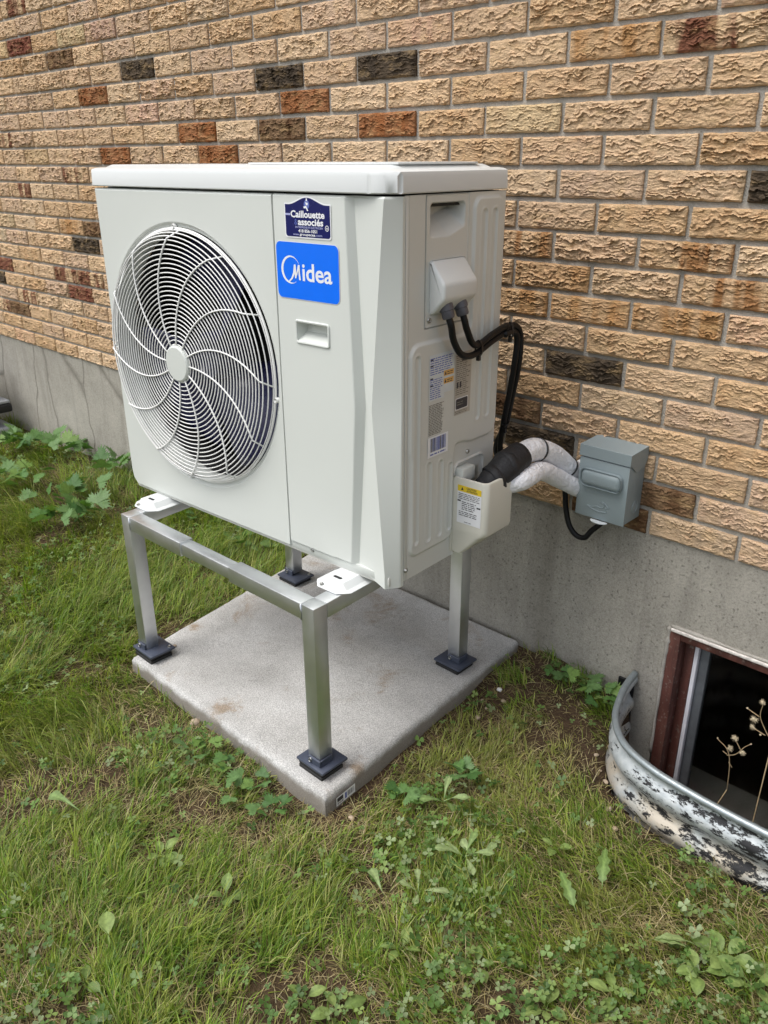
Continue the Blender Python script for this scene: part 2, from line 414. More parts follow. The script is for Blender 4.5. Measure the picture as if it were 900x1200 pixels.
def well_mat():
    b = NB('weathered_galvanised_well'); P = b.pos()
    sep = b.n('ShaderNodeSeparateXYZ'); b.l(P, sep.inputs[0])
    v = b.n('ShaderNodeTexVoronoi'); v.inputs['Scale'].default_value = 60; b.l(P, v.inputs['Vector'])
    zinc = b.mix(v.outputs['Distance'], (0.42, 0.46, 0.48), (0.62, 0.65, 0.66))
    cream = b.mix(b.ramp(sep.outputs['Z'], [(0.0, 1.0), (0.02, 0.0)]), zinc, (0.60, 0.54, 0.45))     # dried mud and lime low down
    zinc = b.mix(b.ramp(b.noise(P, 11, 4), [(0.4, 0.0), (0.6, 1.0)]), zinc, cream)
    low = b.ramp(sep.outputs['X'], [(0.20, 0.0), (0.50, 0.07)])
    ns = b.math('ADD', b.noise(b.mapv(P, (17, 17, 40)), 1.3, 10, 0.78), low)
    tar = b.ramp(ns, [(0.565, 0.0), (0.574, 1.0)])
    rim = b.ramp(sep.outputs['Z'], [(0.092, 1.0), (0.097, 0.0)])
    tar = b.math('MULTIPLY', tar, rim)
    base = b.mix(tar, zinc, (0.014, 0.014, 0.016))
    met = b.math('MULTIPLY', b.math('SUBTRACT', 1.0, tar), 0.45)
    b.l(met, b.p.inputs['Metallic'])
    return b.set(base, 0.48, None, b.bump(b.math('ADD', tar, b.math('MULTIPLY', b.noise(P, 240, 4), 0.4)), 0.0012, 0.9))
M['well'] = well_mat()
M['box_grey'] = plain('grey_powder_coat', (0.245, 0.295, 0.31), 0.42, 0, 0.03, 8, 0.0003, 900)
def wood_mat():
    b = NB('weathered_brown_paint'); P = b.pos()
    base = b.ramp(b.noise(b.mapv(P, (26, 26, 5)), 1.0, 5, 0.65, 0.5), [(0.3, (0.040, 0.014, 0.010)), (0.55, (0.105, 0.035, 0.025)), (0.8, (0.15, 0.075, 0.055))])
    base = b.mix(b.ramp(b.noise(P, 60, 5, 0.75), [(0.56, 0.0), (0.66, 0.7)]), base, (0.22, 0.18, 0.15))
    return b.set(base, 0.62, 0, b.bump(b.noise(b.mapv(P, (60, 60, 14)), 1.0, 4), 0.003, 0.8))
M['wood'] = wood_mat()
M['old_white'] = plain('flaking_white_paint', (0.62, 0.58, 0.54), 0.65, 0, 0.25, 90, 0.003, 120)
M['vinyl'] = plain('white_vinyl_stop', (0.66, 0.66, 0.70), 0.4, 0, 0.08, 30)
M['alu'] = plain('grey_sash_frame', (0.13, 0.14, 0.15), 0.45, 0.3, 0.15, 40)
def glass_mat():
    b = NB('dusty_glass'); b.p.inputs['Transmission Weight'].default_value = 1.0; b.p.inputs['IOR'].default_value = 1.45
    return b.set((0.75, 0.78, 0.78), b.ramp(b.noise(b.pos(), 30, 4), [(0.3, 0.02), (0.8, 0.16)]), 0.0)
M['glass'] = glass_mat()
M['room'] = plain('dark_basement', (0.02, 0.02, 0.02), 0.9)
M['straw_stem'] = plain('dry_stem', (0.27, 0.20, 0.11), 0.7, 0, 0.2, 90)
M['seed'] = plain('dry_seed_head', (0.48, 0.40, 0.27), 0.8, 0, 0.3, 300, 0.002, 500)
M['stone'] = plain('tan_stone', (0.42, 0.33, 0.24), 0.8, 0, 0.25, 60, 0.002, 200)
M['white_bit'] = plain('white_chip', (0.80, 0.80, 0.78), 0.6, 0, 0.06, 60)
M['tan_bit'] = plain('tan_wood_chip', (0.55, 0.42, 0.24), 0.7, 0, 0.1, 90)
M['machine'] = plain('black_moulded_plastic', (0.012, 0.012, 0.014), 0.4)
M['machine_metal'] = plain('scuffed_pale_metal', (0.42, 0.44, 0.48), 0.4, 0.5, 0.2, 60)

# ------------------------------------------------------------------ the setting: dimensions
G = 0.48                      # top of the foundation above the lawn
BL, BH, BX = 0.21333, 0.0677, -0.34304    # brick module, course height, joint origin
UX, UY, UZ, UROT, UW = -1.093, -0.674, 0.496, 0.047, 0.946
SLAB_Z = 0.05
SLAB = [(-0.977, -0.813), (-0.187, -0.816), (-0.245, -0.012), (-1.110, -0.010)]
WELL_RAW = [(0.104, 0.0), (0.110, -0.05), (0.124, -0.11), (0.158, -0.20), (0.216, -0.268), (0.295, -0.303), (0.378, -0.317), (0.471, -0.323), (0.56, -0.324)]
WELL_XC = 0.565
WELL_C = [(p.x, p.y) for p in catmull([(x, y, 0) for x, y in WELL_RAW + [(2 * WELL_XC - x, y) for x, y in WELL_RAW[::-1][1:]]], 6)]
def poly_dist_inside(x, y, poly):
    """signed distance (negative inside) to a closed polygon"""
    x = np.asarray(x, float); y = np.asarray(y, float); d = np.full(x.shape, 1e9); ins = np.zeros(x.shape, bool)
    n = len(poly)
    for i in range(n):
        ax, ay = poly[i]; bx, by = poly[(i + 1) % n]
        ex, ey = bx - ax, by - ay
        t = np.clip(((x - ax) * ex + (y - ay) * ey) / (ex * ex + ey * ey + 1e-12), 0, 1)
        d = np.minimum(d, np.hypot(x - ax - t * ex, y - ay - t * ey))
        if by != ay:
            ins ^= ((ay > y) != (by > y)) & (x < (bx - ax) * (y - ay) / (by - ay) + ax)
    return np.where(ins, -d, d)
def ground_base(x, y, wd):
    h = 0.028 * (fbm(x * 1.6, y * 1.6, 3, 3) - 0.5) + 0.022 * (fbm(x * 7, y * 7, 9, 3) - 0.5)
    h = h + 0.035 * sstep(-0.35, 0.0, y) * sstep(-0.7, -0.1, x) * (1 - sstep(0.1, 0.25, x))   # banked up at the wall
    h = h - 0.055 * np.exp(-np.maximum(wd, 0) / 0.10)                          # trodden down round the window well
    h = h - 0.02 * sstep(-2.6, -4.0, x)
    return h
def ground_h(x, y):
    x = np.asarray(x, float); y = np.asarray(y, float)
    wd = poly_dist_inside(x, y, WELL_C); sd = poly_dist_inside(x, y, SLAB)
    h = ground_base(x, y, wd)
    h = np.where(sd < 0.0, np.minimum(h, 0.012), h)
    h = np.where((sd >= 0) & (sd < 0.06), np.minimum(h, 0.02), h)
    return h, wd, sd
def soil_mask(x, y, wd, sd):
    """1 where bare earth shows"""
    n = fbm(x * 5.5, y * 5.5, 41, 3); n2 = fbm(x * 14, y * 14, 77, 2)
    s = sstep(0.10, 0.02, np.maximum(sd, 0)) * sstep(0.28, 0.55, n2 + 0.12) * np.where((x > -0.35), 1.0, 0.55)
    s = np.maximum(s, sstep(0.13, 0.03, np.maximum(wd, 0)) * sstep(0.30, 0.5, n2 + 0.10))
    # worn strip between the slab and the window well
    strip = np.exp(-(((x - 0.055) / 0.13) ** 2 + ((y + 0.20) / 0.15) ** 2)) * 1.7 + np.exp(-(((x + 0.15) / 0.10) ** 2 + ((y + 0.12) / 0.25) ** 2)) * 1.4
    s = np.maximum(s, np.clip(strip * (0.4 + 1.1 * n), 0, 1) * sstep(0.30, 0.48, n2 + 0.08))
    s = np.maximum(s, sstep(0.60, 0.70, n) * 0.9)
    return np.clip(s, 0, 1)

# ground: one sheet, fine in front of the camera, coarse far away
def axis_steps(lo, hi, f0, f1, fine, far):
    a = list(np.arange(f0, f1 + 1e-6, fine)); s = fine
    while a[-1] < hi: s *= 1.35; a.append(min(a[-1] + s, hi))
    s = fine
    while a[0] > lo: s *= 1.35; a.insert(0, max(a[0] - s, lo))
    return np.array(a)
gx = axis_steps(-70, 70, -2.2, 1.25, 0.016, 0); gy = axis_steps(-90, 0.05, -1.75, 0.05, 0.016, 0)
XX, YY = np.meshgrid(gx, gy)
gh, gwd, gsd = ground_h(XX.ravel(), YY.ravel())
gh = np.where((gwd < -0.004) | ((YY.ravel() > -0.012) & (XX.ravel() > 0.115) & (XX.ravel() < 1.015)), -0.32 + 0.02 * fbm(XX.ravel() * 30, YY.ravel() * 30, 5), gh)
gsoil = soil_mask(XX.ravel(), YY.ravel(), gwd, gsd)
nx, ny = len(gx), len(gy)
ii = np.arange(nx * ny).reshape(ny, nx)
gf = np.stack([ii[:-1, :-1].ravel(), ii[:-1, 1:].ravel(), ii[1:, 1:].ravel(), ii[1:, :-1].ravel()], -1)
me = fast_mesh('ground', np.stack([XX.ravel(), YY.ravel(), gh], -1), gf)
set_col(me, np.stack([1 - gsoil] * 3, -1))
tag(mesh_obj('ground', me, M['ground'], None, True), kind='structure')

# ------------------------------------------------------------------ foundation
fnd = bmesh.new()
FY, FB = 0.006, 0.25
wx0, wx1, wz0, wz1 = 0.172, 0.985, -0.30, 0.262
for (a, b_, c, d) in ((-8, wx0, -0.7, G), (wx1, 3.2, -0.7, G), (wx0, wx1, wz1, G), (wx0, wx1, -0.7, wz0)):
    box(fnd, (a, FY, c), (b_, FB, d))
tag(bm_obj('foundation_wall', fnd, M['foundation']), 'pitted grey concrete foundation under the brickwork', 'foundation')

# ------------------------------------------------------------------ brick wall
wall = thing('brick_house_wall', 'buff and brown textured brick house wall above the concrete foundation', 'brick wall', (-2.4, 0.1, G))
mo = bmesh.new(); box(mo, (-8 + 2.4, 0.0070 - 0.1, 0.0), (3.2 + 2.4, 0.1, 44 * BH))
bm_obj('mortar_bed', mo, M['mortar'], wall)
def brick_variant(seed, nx, nz, amp=1.0):
    """front face torn into wavy horizontal flakes, with four short sides; origin at the brick's centre, face towards -y"""
    w, h, d = 0.2025, 0.0575, 0.045
    u = np.linspace(-0.5, 0.5, nx + 1); v = np.linspace(-0.5, 0.5, nz + 1)
    U, V = np.meshgrid(u, v); X = U * w; Z = V * h
    o = seed * 13.7
    warp = (fbm(X * 20 + o, Z * 30 + o, seed, 3) - 0.5) * 3.0 + (fbm(X * 85 + o, Z * 80, seed + 5, 3) - 0.5) * 2.4
    nfl = 5.5 + 3.5 * hash2(np.array([seed]), np.array([3]), 9)[0]
    ph = (V + 0.5) * nfl + warp
    fr = ph - np.floor(ph)
    row = np.floor(ph)
    deep = vnoise(X * 30 + row * 7.7 + o, row * 3.1, seed + 9)
    saw = (1 - fr) ** 1.3                               # each flake juts at its lower lip
    lip = sstep(0.0, 0.10, fr)
    brk = sstep(0.30, 0.62, vnoise(X * 48 + row * 5.3 + o, row * 2.3 + Z * 20, seed + 13))      # flakes come and go along a row
    rel = saw * lip * (0.12 + 1.35 * deep) * (0.25 + 0.9 * brk)
    rel = rel * 0.0066 * amp + (fbm(X * 110, Z * 200, seed + 21, 3) - 0.5) * 0.0036 * amp
    edge = np.minimum(np.minimum(0.5 - np.abs(U), 1) * w, (0.5 - np.abs(V)) * h)
    rel = rel * sstep(-0.002, 0.006, edge) - 0.0022 * sstep(0.004, 0.0, edge)
    Y = -0.001 - rel + 0.001
    jx = (fbm(X * 0 + Z * 130 + o, X * 0 + 1.0, seed + 31, 2) - 0.5) * 0.003; jz = (fbm(X * 55 + o, X * 0 + 2.0, seed + 33, 2) - 0.5) * 0.003
    X = X + jx * (np.abs(U) > 0.49); Z = Z + jz * (np.abs(V) > 0.49)
    vs = np.stack([X.ravel(), Y.ravel(), Z.ravel()], -1)
    idx = np.arange((nx + 1) * (nz + 1)).reshape(nz + 1, nx + 1)
    f = np.stack([idx[:-1, :-1].ravel(), idx[:-1, 1:].ravel(), idx[1:, 1:].ravel(), idx[1:, :-1].ravel()], -1)
    loop = np.concatenate([idx[0, :], idx[1:, -1], idx[-1, -2::-1], idx[-2:0:-1, 0]])
    back = vs[loop].copy(); back[:, 1] = d
    n0 = len(vs); vs = np.vstack([vs, back]); m_ = len(loop); k = np.arange(m_)
    fs = np.stack([loop[(k + 1) % m_], loop[k], n0 + k, n0 + (k + 1) % m_], -1)
    return vs, np.vstack([f, fs])
BUFFS = [(0.68, 0.48, 0.305), (0.64, 0.445, 0.285), (0.71, 0.52, 0.34), (0.63, 0.445, 0.305), (0.67, 0.455, 0.27), (0.73, 0.515, 0.32)]
SPECIAL = {'dark': ((0.062, 0.045, 0.030), 0.06), 'brown': ((0.15, 0.080, 0.038), 0.15), 'orange': ((0.33, 0.125, 0.043), 0.12), 'red': ((0.22, 0.075, 0.045), 0.05),
           'stripe': ((0.21, 0.085, 0.048), 1.0), 'flash': ((0.36, 0.18, 0.075), 0.8), 'amber': ((0.46, 0.25, 0.105), 0.55)}
MARKED = [('dark', 160, 80), ('dark', 328, 90), ('dark', 453, 77), ('dark', 685, 434), ('brown', 795, 585), ('brown', 607, 482), ('dark', 633, 522), ('brown', 672, 588),
          ('dark', 890, 222), ('stripe', 840, 37), ('flash', 850, 345), ('orange', 353, 120), ('brown', 330, 152), ('orange', 452, 147), ('orange', 231, 157), ('orange', 255, 182),
          ('orange', 137, 183), ('orange', 109, 114), ('brown', 72, 69), ('red', 23, 54), ('stripe', 5, 165), ('stripe', 22, 10), ('stripe', 90, 205), ('stripe', 25, 222), ('dark', 103, 291),
          ('red', 8, 313), ('dark', 3, 327), ('stripe', 85, 323), ('stripe', 108, 330), ('red', 98, 347), ('stripe', 37, 348), ('stripe', 10, 357), ('brown', 28, 362), ('amber', 90, 266),
          ('flash', 620, 290), ('amber', 655, 375), ('amber', 775, 380), ('flash', 800, 302), ('amber', 715, 50), ('amber', 620, 358), ('amber', 690, 330), ('amber', 700, 355), ('brown', 108, 262)]
def brick_at(u, v):
    p = px(u, v, 1, 0.0); k = int(math.floor((p[2] - G) / BH)); i = int(math.floor((p[0] - BX) / BL - 0.5 * (k % 2))); return k, i
marked = {brick_at(u, v): t for t, u, v in MARKED}
cells = []
for k in range(44):
    for i in range(-36, 17):
        x = BX + (i + 0.5 + 0.5 * (k % 2)) * BL
        if x < -7.9 or x > 3.1: continue
        z = G + (k + 0.5) * BH
        P = np.array([(x - BL / 2, 0, z - BH / 2), (x + BL / 2, 0, z - BH / 2), (x + BL / 2, 0, z + BH / 2), (x - BL / 2, 0, z + BH / 2)])
        u, v, w = proj(P); area = 0.0
        if w.min() > 0.2 and u.max() > 0 and u.min() < 900 and v.max() > 0 and v.min() < 1200:
            uc, vc = np.clip(u, 0, 900), np.clip(v, 0, 1200)
            area = 0.5 * abs(np.dot(uc, np.roll(vc, 1)) - np.dot(vc, np.roll(uc, 1)))
        cells.append((area, k, i, x, z))
cells.sort(reverse=True)
def brick_colour(k, i):
    r = random.random()
    if (k, i) in marked: c, a = SPECIAL[marked[(k, i)]]
    elif r < 0.70: c, a = random.choice(BUFFS), 0.35
    elif r < 0.86: c, a = tuple(x * random.uniform(0.86, 1.0) for x in random.choice(BUFFS)), 0.5
    else: c, a = (0.60, 0.39, 0.215), 0.5
    j = random.uniform(0.93, 1.06)
    return tuple(x * j for x in c) + (a,)
variants = []
for s in range(26):
    vs, fs = brick_variant(s + 1, 96, 40, 0.6 + 0.75 * random.random())
    mm = fast_mesh('brick', vs, fs); mm.materials.append(M['brick']); mm.shade_smooth(); mm.set_sharp_from_angle(angle=math.radians(50)); variants.append(mm)
WO = wall.location
restV, restF, restC, nv = [], [], [], 0
for n, (area, k, i, x, z) in enumerate(cells):
    col = brick_colour(k, i)
    if n < 300 and area > 0:
        o = bpy.data.objects.new('brick', random.choice(variants)); C.objects.link(o); o.parent = wall
        o.location = (x - WO.x + random.uniform(-0.001, 0.001), -0.1 + random.uniform(-0.0015, 0.0015), z - WO.z + random.uniform(-0.0008, 0.0008))
        o.rotation_euler = (0, random.uniform(-0.004, 0.004), random.uniform(-0.006, 0.006)); o.color = col
    else:
        vs, fs = brick_variant(random.randint(1, 400), 48, 20) if area > 0 else brick_variant(random.randint(1, 60), 3, 2, 0.6)
        restV.append(vs + np.array([x - WO.x, -0.1, z - WO.z])); restF.append(fs + nv); nv += len(vs); restC.append(np.tile(col, (len(vs), 1)))
mm = fast_mesh('brick_remainder', np.vstack(restV), np.vstack(restF)); set_col(mm, np.vstack(restC)); mm.shade_smooth(); mm.set_sharp_from_angle(angle=math.radians(50))
tag(mesh_obj('brick_remainder', mm, M['brick_far'], wall), kind='stuff')

# ------------------------------------------------------------------ concrete slab
def make_slab():
    bm = bmesh.new()
    nu, nv2 = 56, 56
    top = {}
    def corner(u, v):
        a = np.array(SLAB[0]) * (1 - u) + np.array(SLAB[1]) * u; b = np.array(SLAB[3]) * (1 - u) + np.array(SLAB[2]) * u
        return a * (1 - v) + b * v
    su = [0, 0.006, 0.014, 0.03] + list(np.linspace(0.05, 0.95, nu)) + [0.97, 0.986, 0.994, 1]
    n = len(su)
    V = []; 
    for j, v in enumerate(su):
        for i, u in enumerate(su):
            p = corner(u, v); e = min(u, 1 - u, v, 1 - v) * 0.8
            rnd = 0.011
            dz = -rnd * (1 - math.sqrt(max(0, 1 - (1 - min(e, rnd) / rnd) ** 2)))
            dz += 0.0022 * (vnoise(np.array(p[0] * 14), np.array(p[1] * 14), 8) - 0.5)
            if e < 0.02: dz -= 0.004 * max(0, vnoise(np.array(p[0] * 45), np.array(p[1] * 45), 18) - 0.55)
            V.append(bm.verts.new((p[0], p[1], SLAB_Z + dz)))
    idx = lambda i, j: j * n + i
    for j in range(n - 1):
        for i in range(n - 1): bm.faces.new((V[idx(i, j)], V[idx(i + 1, j)], V[idx(i + 1, j + 1)], V[idx(i, j + 1)]))
    loop = [V[idx(i, 0)] for i in range(n)] + [V[idx(n - 1, j)] for j in range(1, n)] + [V[idx(i, n - 1)] for i in range(n - 2, -1, -1)] + [V[idx(0, j)] for j in range(n - 2, 0, -1)]
    low = []; c = Vector((-0.62, -0.41, 0))
    for v in loop:
        d = (v.co - c); d.z = 0; d.normalize()
        low.append(bm.verts.new((v.co.x + d.x * 0.003, v.co.y + d.y * 0.003, -0.06)))
    for k in range(len(loop)):
        k2 = (k + 1) % len(loop); bm.faces.new((loop[k2], loop[k], low[k], low[k2]))
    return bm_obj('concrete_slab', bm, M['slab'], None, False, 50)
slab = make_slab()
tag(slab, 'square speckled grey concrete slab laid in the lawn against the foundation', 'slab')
# price sticker on its right side
class Label:
    """a flat printed label: layers of coplanar shapes set 0.25 mm apart, one mesh with several inks"""
    def __init__(s, origin, U, V, mats):
        s.o, s.U, s.V = Vector(origin), Vector(U).normalized(), Vector(V).normalized(); s.N = s.U.cross(s.V).normalized()
        s.bm = bmesh.new(); s.mats = mats
    def P(s, u, v, l): return s.o + s.U * u + s.V * v + s.N * (0.0003 + 0.00025 * l)
    def poly(s, pts, mi, l=0):
        f = s.bm.faces.new([s.bm.verts.new(s.P(u, v, l)) for u, v in pts]); f.material_index = mi
    def rect(s, u0, v0, u1, v1, mi, l=0, r=0.0):
        if r <= 0: s.poly([(u0, v0), (u1, v0), (u1, v1), (u0, v1)], mi, l); return
        pts = []
        for cx, cy, a0 in ((u1 - r, v0 + r, -90), (u1 - r, v1 - r, 0), (u0 + r, v1 - r, 90), (u0 + r, v0 + r, 180)):
            for k in range(7): a = math.radians(a0 + 15 * k); pts.append((cx + r * math.cos(a), cy + r * math.sin(a)))
        s.poly(pts, mi, l)
    def strip(s, A, B, mi, l=1):
        va = [s.bm.verts.new(s.P(u, v, l)) for u, v in A]; vb = [s.bm.verts.new(s.P(u, v, l)) for u, v in B]
        for i in range(len(A) - 1):
            f = s.bm.faces.new((va[i], va[i + 1], vb[i + 1], vb[i])); f.material_index = mi
            f.normal_update()
            if f.normal.dot(s.N) < 0: f.normal_flip()
    def text(s, txt, u, v, h, mi, l=1, width=None, bold=0.0, slant=0.0):
        cu = bpy.data.curves.new('t', 'FONT'); cu.body = txt; cu.size = 1.0; cu.offset = bold; cu.resolution_u = 4
        ob = bpy.data.objects.new('t', cu); C.objects.link(ob)
        dg = bpy.context.evaluated_depsgraph_get(); dg.update()
        me = bpy.data.meshes.new_from_object(ob.evaluated_get(dg))
        bpy.data.objects.remove(ob); bpy.data.curves.remove(cu)
        if len(me.vertices):
            xs = [q.co.x for q in me.vertices]; x0, x1 = min(xs), max(xs)
            sc = h / 0.7; sx = sc if width is None else width / (x1 - x0)
            vs = [s.bm.verts.new(s.P(u + (q.co.x - x0) * sx + slant * q.co.y * sc, v + q.co.y * sc, l)) for q in me.vertices]
            for p in me.polygons:
                try: f = s.bm.faces.new([vs[i] for i in p.vertices]); f.material_index = mi
                except ValueError: pass
        bpy.data.meshes.remove(me)
    def lines(s, u0, v1, u1, v0, pitch, mi, l=1, fill=0.6, ragged=0.15):
        """rows of word-like dashes for small print too fine to read"""
        v = v1 - pitch
        while v > v0:
            u = u0; end = u1 - (u1 - u0) * random.random() * ragged
            while u < end:
                w = random.uniform(0.8, 3.6) * pitch; s.rect(u, v, min(u + w, end), v + pitch * fill, mi, l); u += w + pitch * 0.5
            v -= pitch
    def done(s, name, parent):
        o = bm_obj(name, s.bm, s.mats, parent); return o
a = Vector((*SLAB[1], 0)); bdir = (Vector((*SLAB[2], 0)) - a).normalized()
lb = Label(a + bdir * 0.030 + Vector((0.0045, 0, 0.006)), bdir, (0, 0, 1), [M['white_print'], M['ink'], M['midblue_print']])
lb.rect(0, 0, 0.062, 0.024, 0); lb.rect(0.003, 0.010, 0.022, 0.021, 1, 1); lb.rect(0.028, 0.004, 0.034, 0.020, 2, 1)
for k in range(9): lb.rect(0.037 + k * 0.0025, 0.006, 0.037 + k * 0.0025 + random.choice((0.0008, 0.0014)), 0.020, 1, 1)
lb.lines(0.003, 0.009, 0.024, 0.001, 0.003, 1)
lb.done('barcode_sticker', slab)

# ------------------------------------------------------------------ equipment stand
LEGS = {'FL': (-0.958, -0.765), 'FR': (-0.264, -0.757), 'RR': (-0.300, -0.222), 'RL': (-1.005, -0.195)}
LEG_TOP, FOOT_Z = 0.474, SLAB_Z
stand = thing('metal_stand', 'galvanised square-tube stand with four legs raising the heat pump above the slab', 'stand', (-0.62, -0.48, SLAB_Z))
SO = stand.location
def tube_between(name, p, q, w, h, mat, parent, off, wall_t=0.0):
    """square tube between two points (horizontal) or upright; slightly rounded arrises"""
    p, q = Vector(p), Vector(q); d = (q - p); L = d.length; d.normalize()
    t = bmesh.new(); box(t, (0, -w / 2, -h / 2), (L, w / 2, h / 2), 0.0018, 2)
    xax = d; zax = Vector((0, 0, 1)) if abs(d.z) < 0.9 else Vector((0.047, 0, 0)).cross(Vector((0, 0, 1))).normalized()
    yax = zax.cross(xax).normalized(); zax = xax.cross(yax)
    mt = Matrix((( xax.x, yax.x, zax.x, p.x - off.x), (xax.y, yax.y, zax.y, p.y - off.y), (xax.z, yax.z, zax.z, p.z - off.z), (0, 0, 0, 1)))
    bmesh.ops.transform(t, matrix=mt, verts=t.verts[:])
    return bm_obj(name, t, mat, parent, False, 24)
S = 0.038
for k, (x, y) in LEGS.items():
    leg = tube_between('leg', (x, y, FOOT_Z + 0.024), (x, y, LEG_TOP), S, S, M['galv'], stand, SO)
    # foot: nylon plate on a ribbed rubber pad, angle clip at the leg
    ox = 1 if x > -0.62 else -1; oy = -1
    fb = bmesh.new()
    rear = k[0] == 'R'
    px0, px1 = (x - 0.045, x + 0.043) if k[1] == 'R' else (x - 0.030, x + 0.062)
    py0, py1 = (y - 0.034, y + 0.044) if not rear else (y - 0.048, y + 0.032)
    zt = FOOT_Z + 0.027 if not rear else FOOT_Z + 0.020
    box(fb, (px0, py0, zt - 0.007), (px1, py1, zt), 0.0028, 2)
    foot = bm_obj('foot_plate', fb, M['footplate'], stand, False, 40); foot.location = -SO
    pb = bmesh.new()
    for z0, z1, g in ((FOOT_Z - 0.002, FOOT_Z + 0.0085, 0.004), (FOOT_Z + 0.0085, FOOT_Z + 0.0115, 0.007), (FOOT_Z + 0.0115, zt - 0.0072, 0.004)):
        box(pb, (px0 + g, py0 + g, z0), (px1 - g - 0.004, py1 - g - 0.004, z1), 0.001, 1)
    bm_obj('rubber_pad', pb, M['rubber'], foot)
    cb = bmesh.new()
    sx = 1 if k[1] == 'R' else -1
    xa, xb = (x + S / 2 + 0.0006, x + S / 2 + 0.006) if sx > 0 else (x - S / 2 - 0.006, x - S / 2 - 0.0006)
    box(cb, (xa, y - S / 2, zt + 0.0003), (xb, y + S / 2 - 0.006, zt + 0.016), 0.001, 1)
    yy = y - S / 2 - 0.006
    box(cb, (x - S / 2 + 0.006, yy, zt + 0.0003), (x + S / 2 + (0.006 if sx > 0 else 0), yy + 0.0054, zt + 0.016), 0.001, 1)
    bm_obj('angle_clip', cb, M['footplate'], foot)
    sb = bmesh.new(); lathe(sb, [(0, 0.003), (0.004, 0.003), (0.0055, 0.0)], (x - 0.006, yy - 0.0002, zt + 0.008), (0, -1, 0), 12)
    bm_obj('bolt', sb, M['screw'], foot); sb = bmesh.new()
    lathe(sb, [(0, 0.003), (0.004, 0.003), (0.0055, 0.0)], (px0 + 0.012 if k[1] == 'R' else px1 - 0.012, py1 - 0.012, zt + 0.0002), (0, 0, 1), 12)
    bm_obj('bolt', sb, M['screw'], foot)
RZ = LEG_TOP - S / 2 + 0.0005
def front_rail(a, b_, g0, g1):
    A = Vector((*LEGS[a], RZ)); B = Vector((*LEGS[b_], RZ)); d = (B - A); L = d.length; d.normalize()
    tube_between('rail_sleeve', A + d * (S / 2 + 0.0008), A + d * g0, S, S - 0.001, M['galv'], stand, SO)
    tube_between('rail_inner', A + d * (g0 - 0.03), A + d * (g1 + 0.03), S - 0.007, S - 0.008, M['galv'], stand, SO)
    tube_between('rail_sleeve', A + d * g1, B - d * (S / 2 + 0.0008), S, S - 0.001, M['galv'], stand, SO)
    for e, sgn in ((A, 1), (B, -1)):
        c = e + d * (S / 2 + 0.0006) * sgn
        for s2 in (-1, 1):
            wb = bmesh.new(); tube(wb, [Vector((c.x, c.y + s2 * (S / 2 + 0.0003), c.z - S / 2)) - SO, Vector((c.x, c.y + s2 * (S / 2 + 0.0003), c.z + S / 2 - 0.002)) - SO], 0.0016, 6)
            bm_obj('weld_bead', wb, M['galv'], stand)
front_rail('FL', 'FR', 0.243, 0.430)
front_rail('RL', 'RR', 0.25, 0.44)
for a, b_ in (('FL', 'RL'), ('FR', 'RR')):
    A = Vector((*LEGS[a], RZ)); B = Vector((*LEGS[b_], RZ)); d = (B - A).normalized()
    tube_between('side_rail', A + d * (S / 2 + 0.0008), B - d * (S / 2 + 0.0008), S, S - 0.002, M['galv'], stand, SO)

# ------------------------------------------------------------------ heat pump
unit = thing('heat_pump', 'large off-white outdoor heat pump with round fan guard, standing on the metal stand', 'heat pump', (UX, UY, UZ), UROT)
SX, BD, TZ, YO = 0.930, 0.359, 0.759, 0.016          # right side plane, back depth, underside of the lid
FCX, FCZ, FR = 0.3115, 0.3835, 0.2955        # fan centre and opening radius
# core box behind the panels
cb = bmesh.new()
box(cb, (0.004, 0.20, 0.014), (0.87, BD, TZ - 0.004)); bm_obj('coil_block', cb, M['coil'], unit)
bp = bmesh.new(); box(bp, (0.012, 0.006, -0.006), (SX - 0.012, BD - 0.004, 0.018), 0.004, 2)
bm_obj('base_pan', bp, M['panel_side'], unit, False, 40)
bk = bmesh.new(); box(bk, (0.630, 0.03, 0.02), (0.640, 0.2, TZ - 0.002)); bm_obj('partition', bk, M['black_in'], unit)
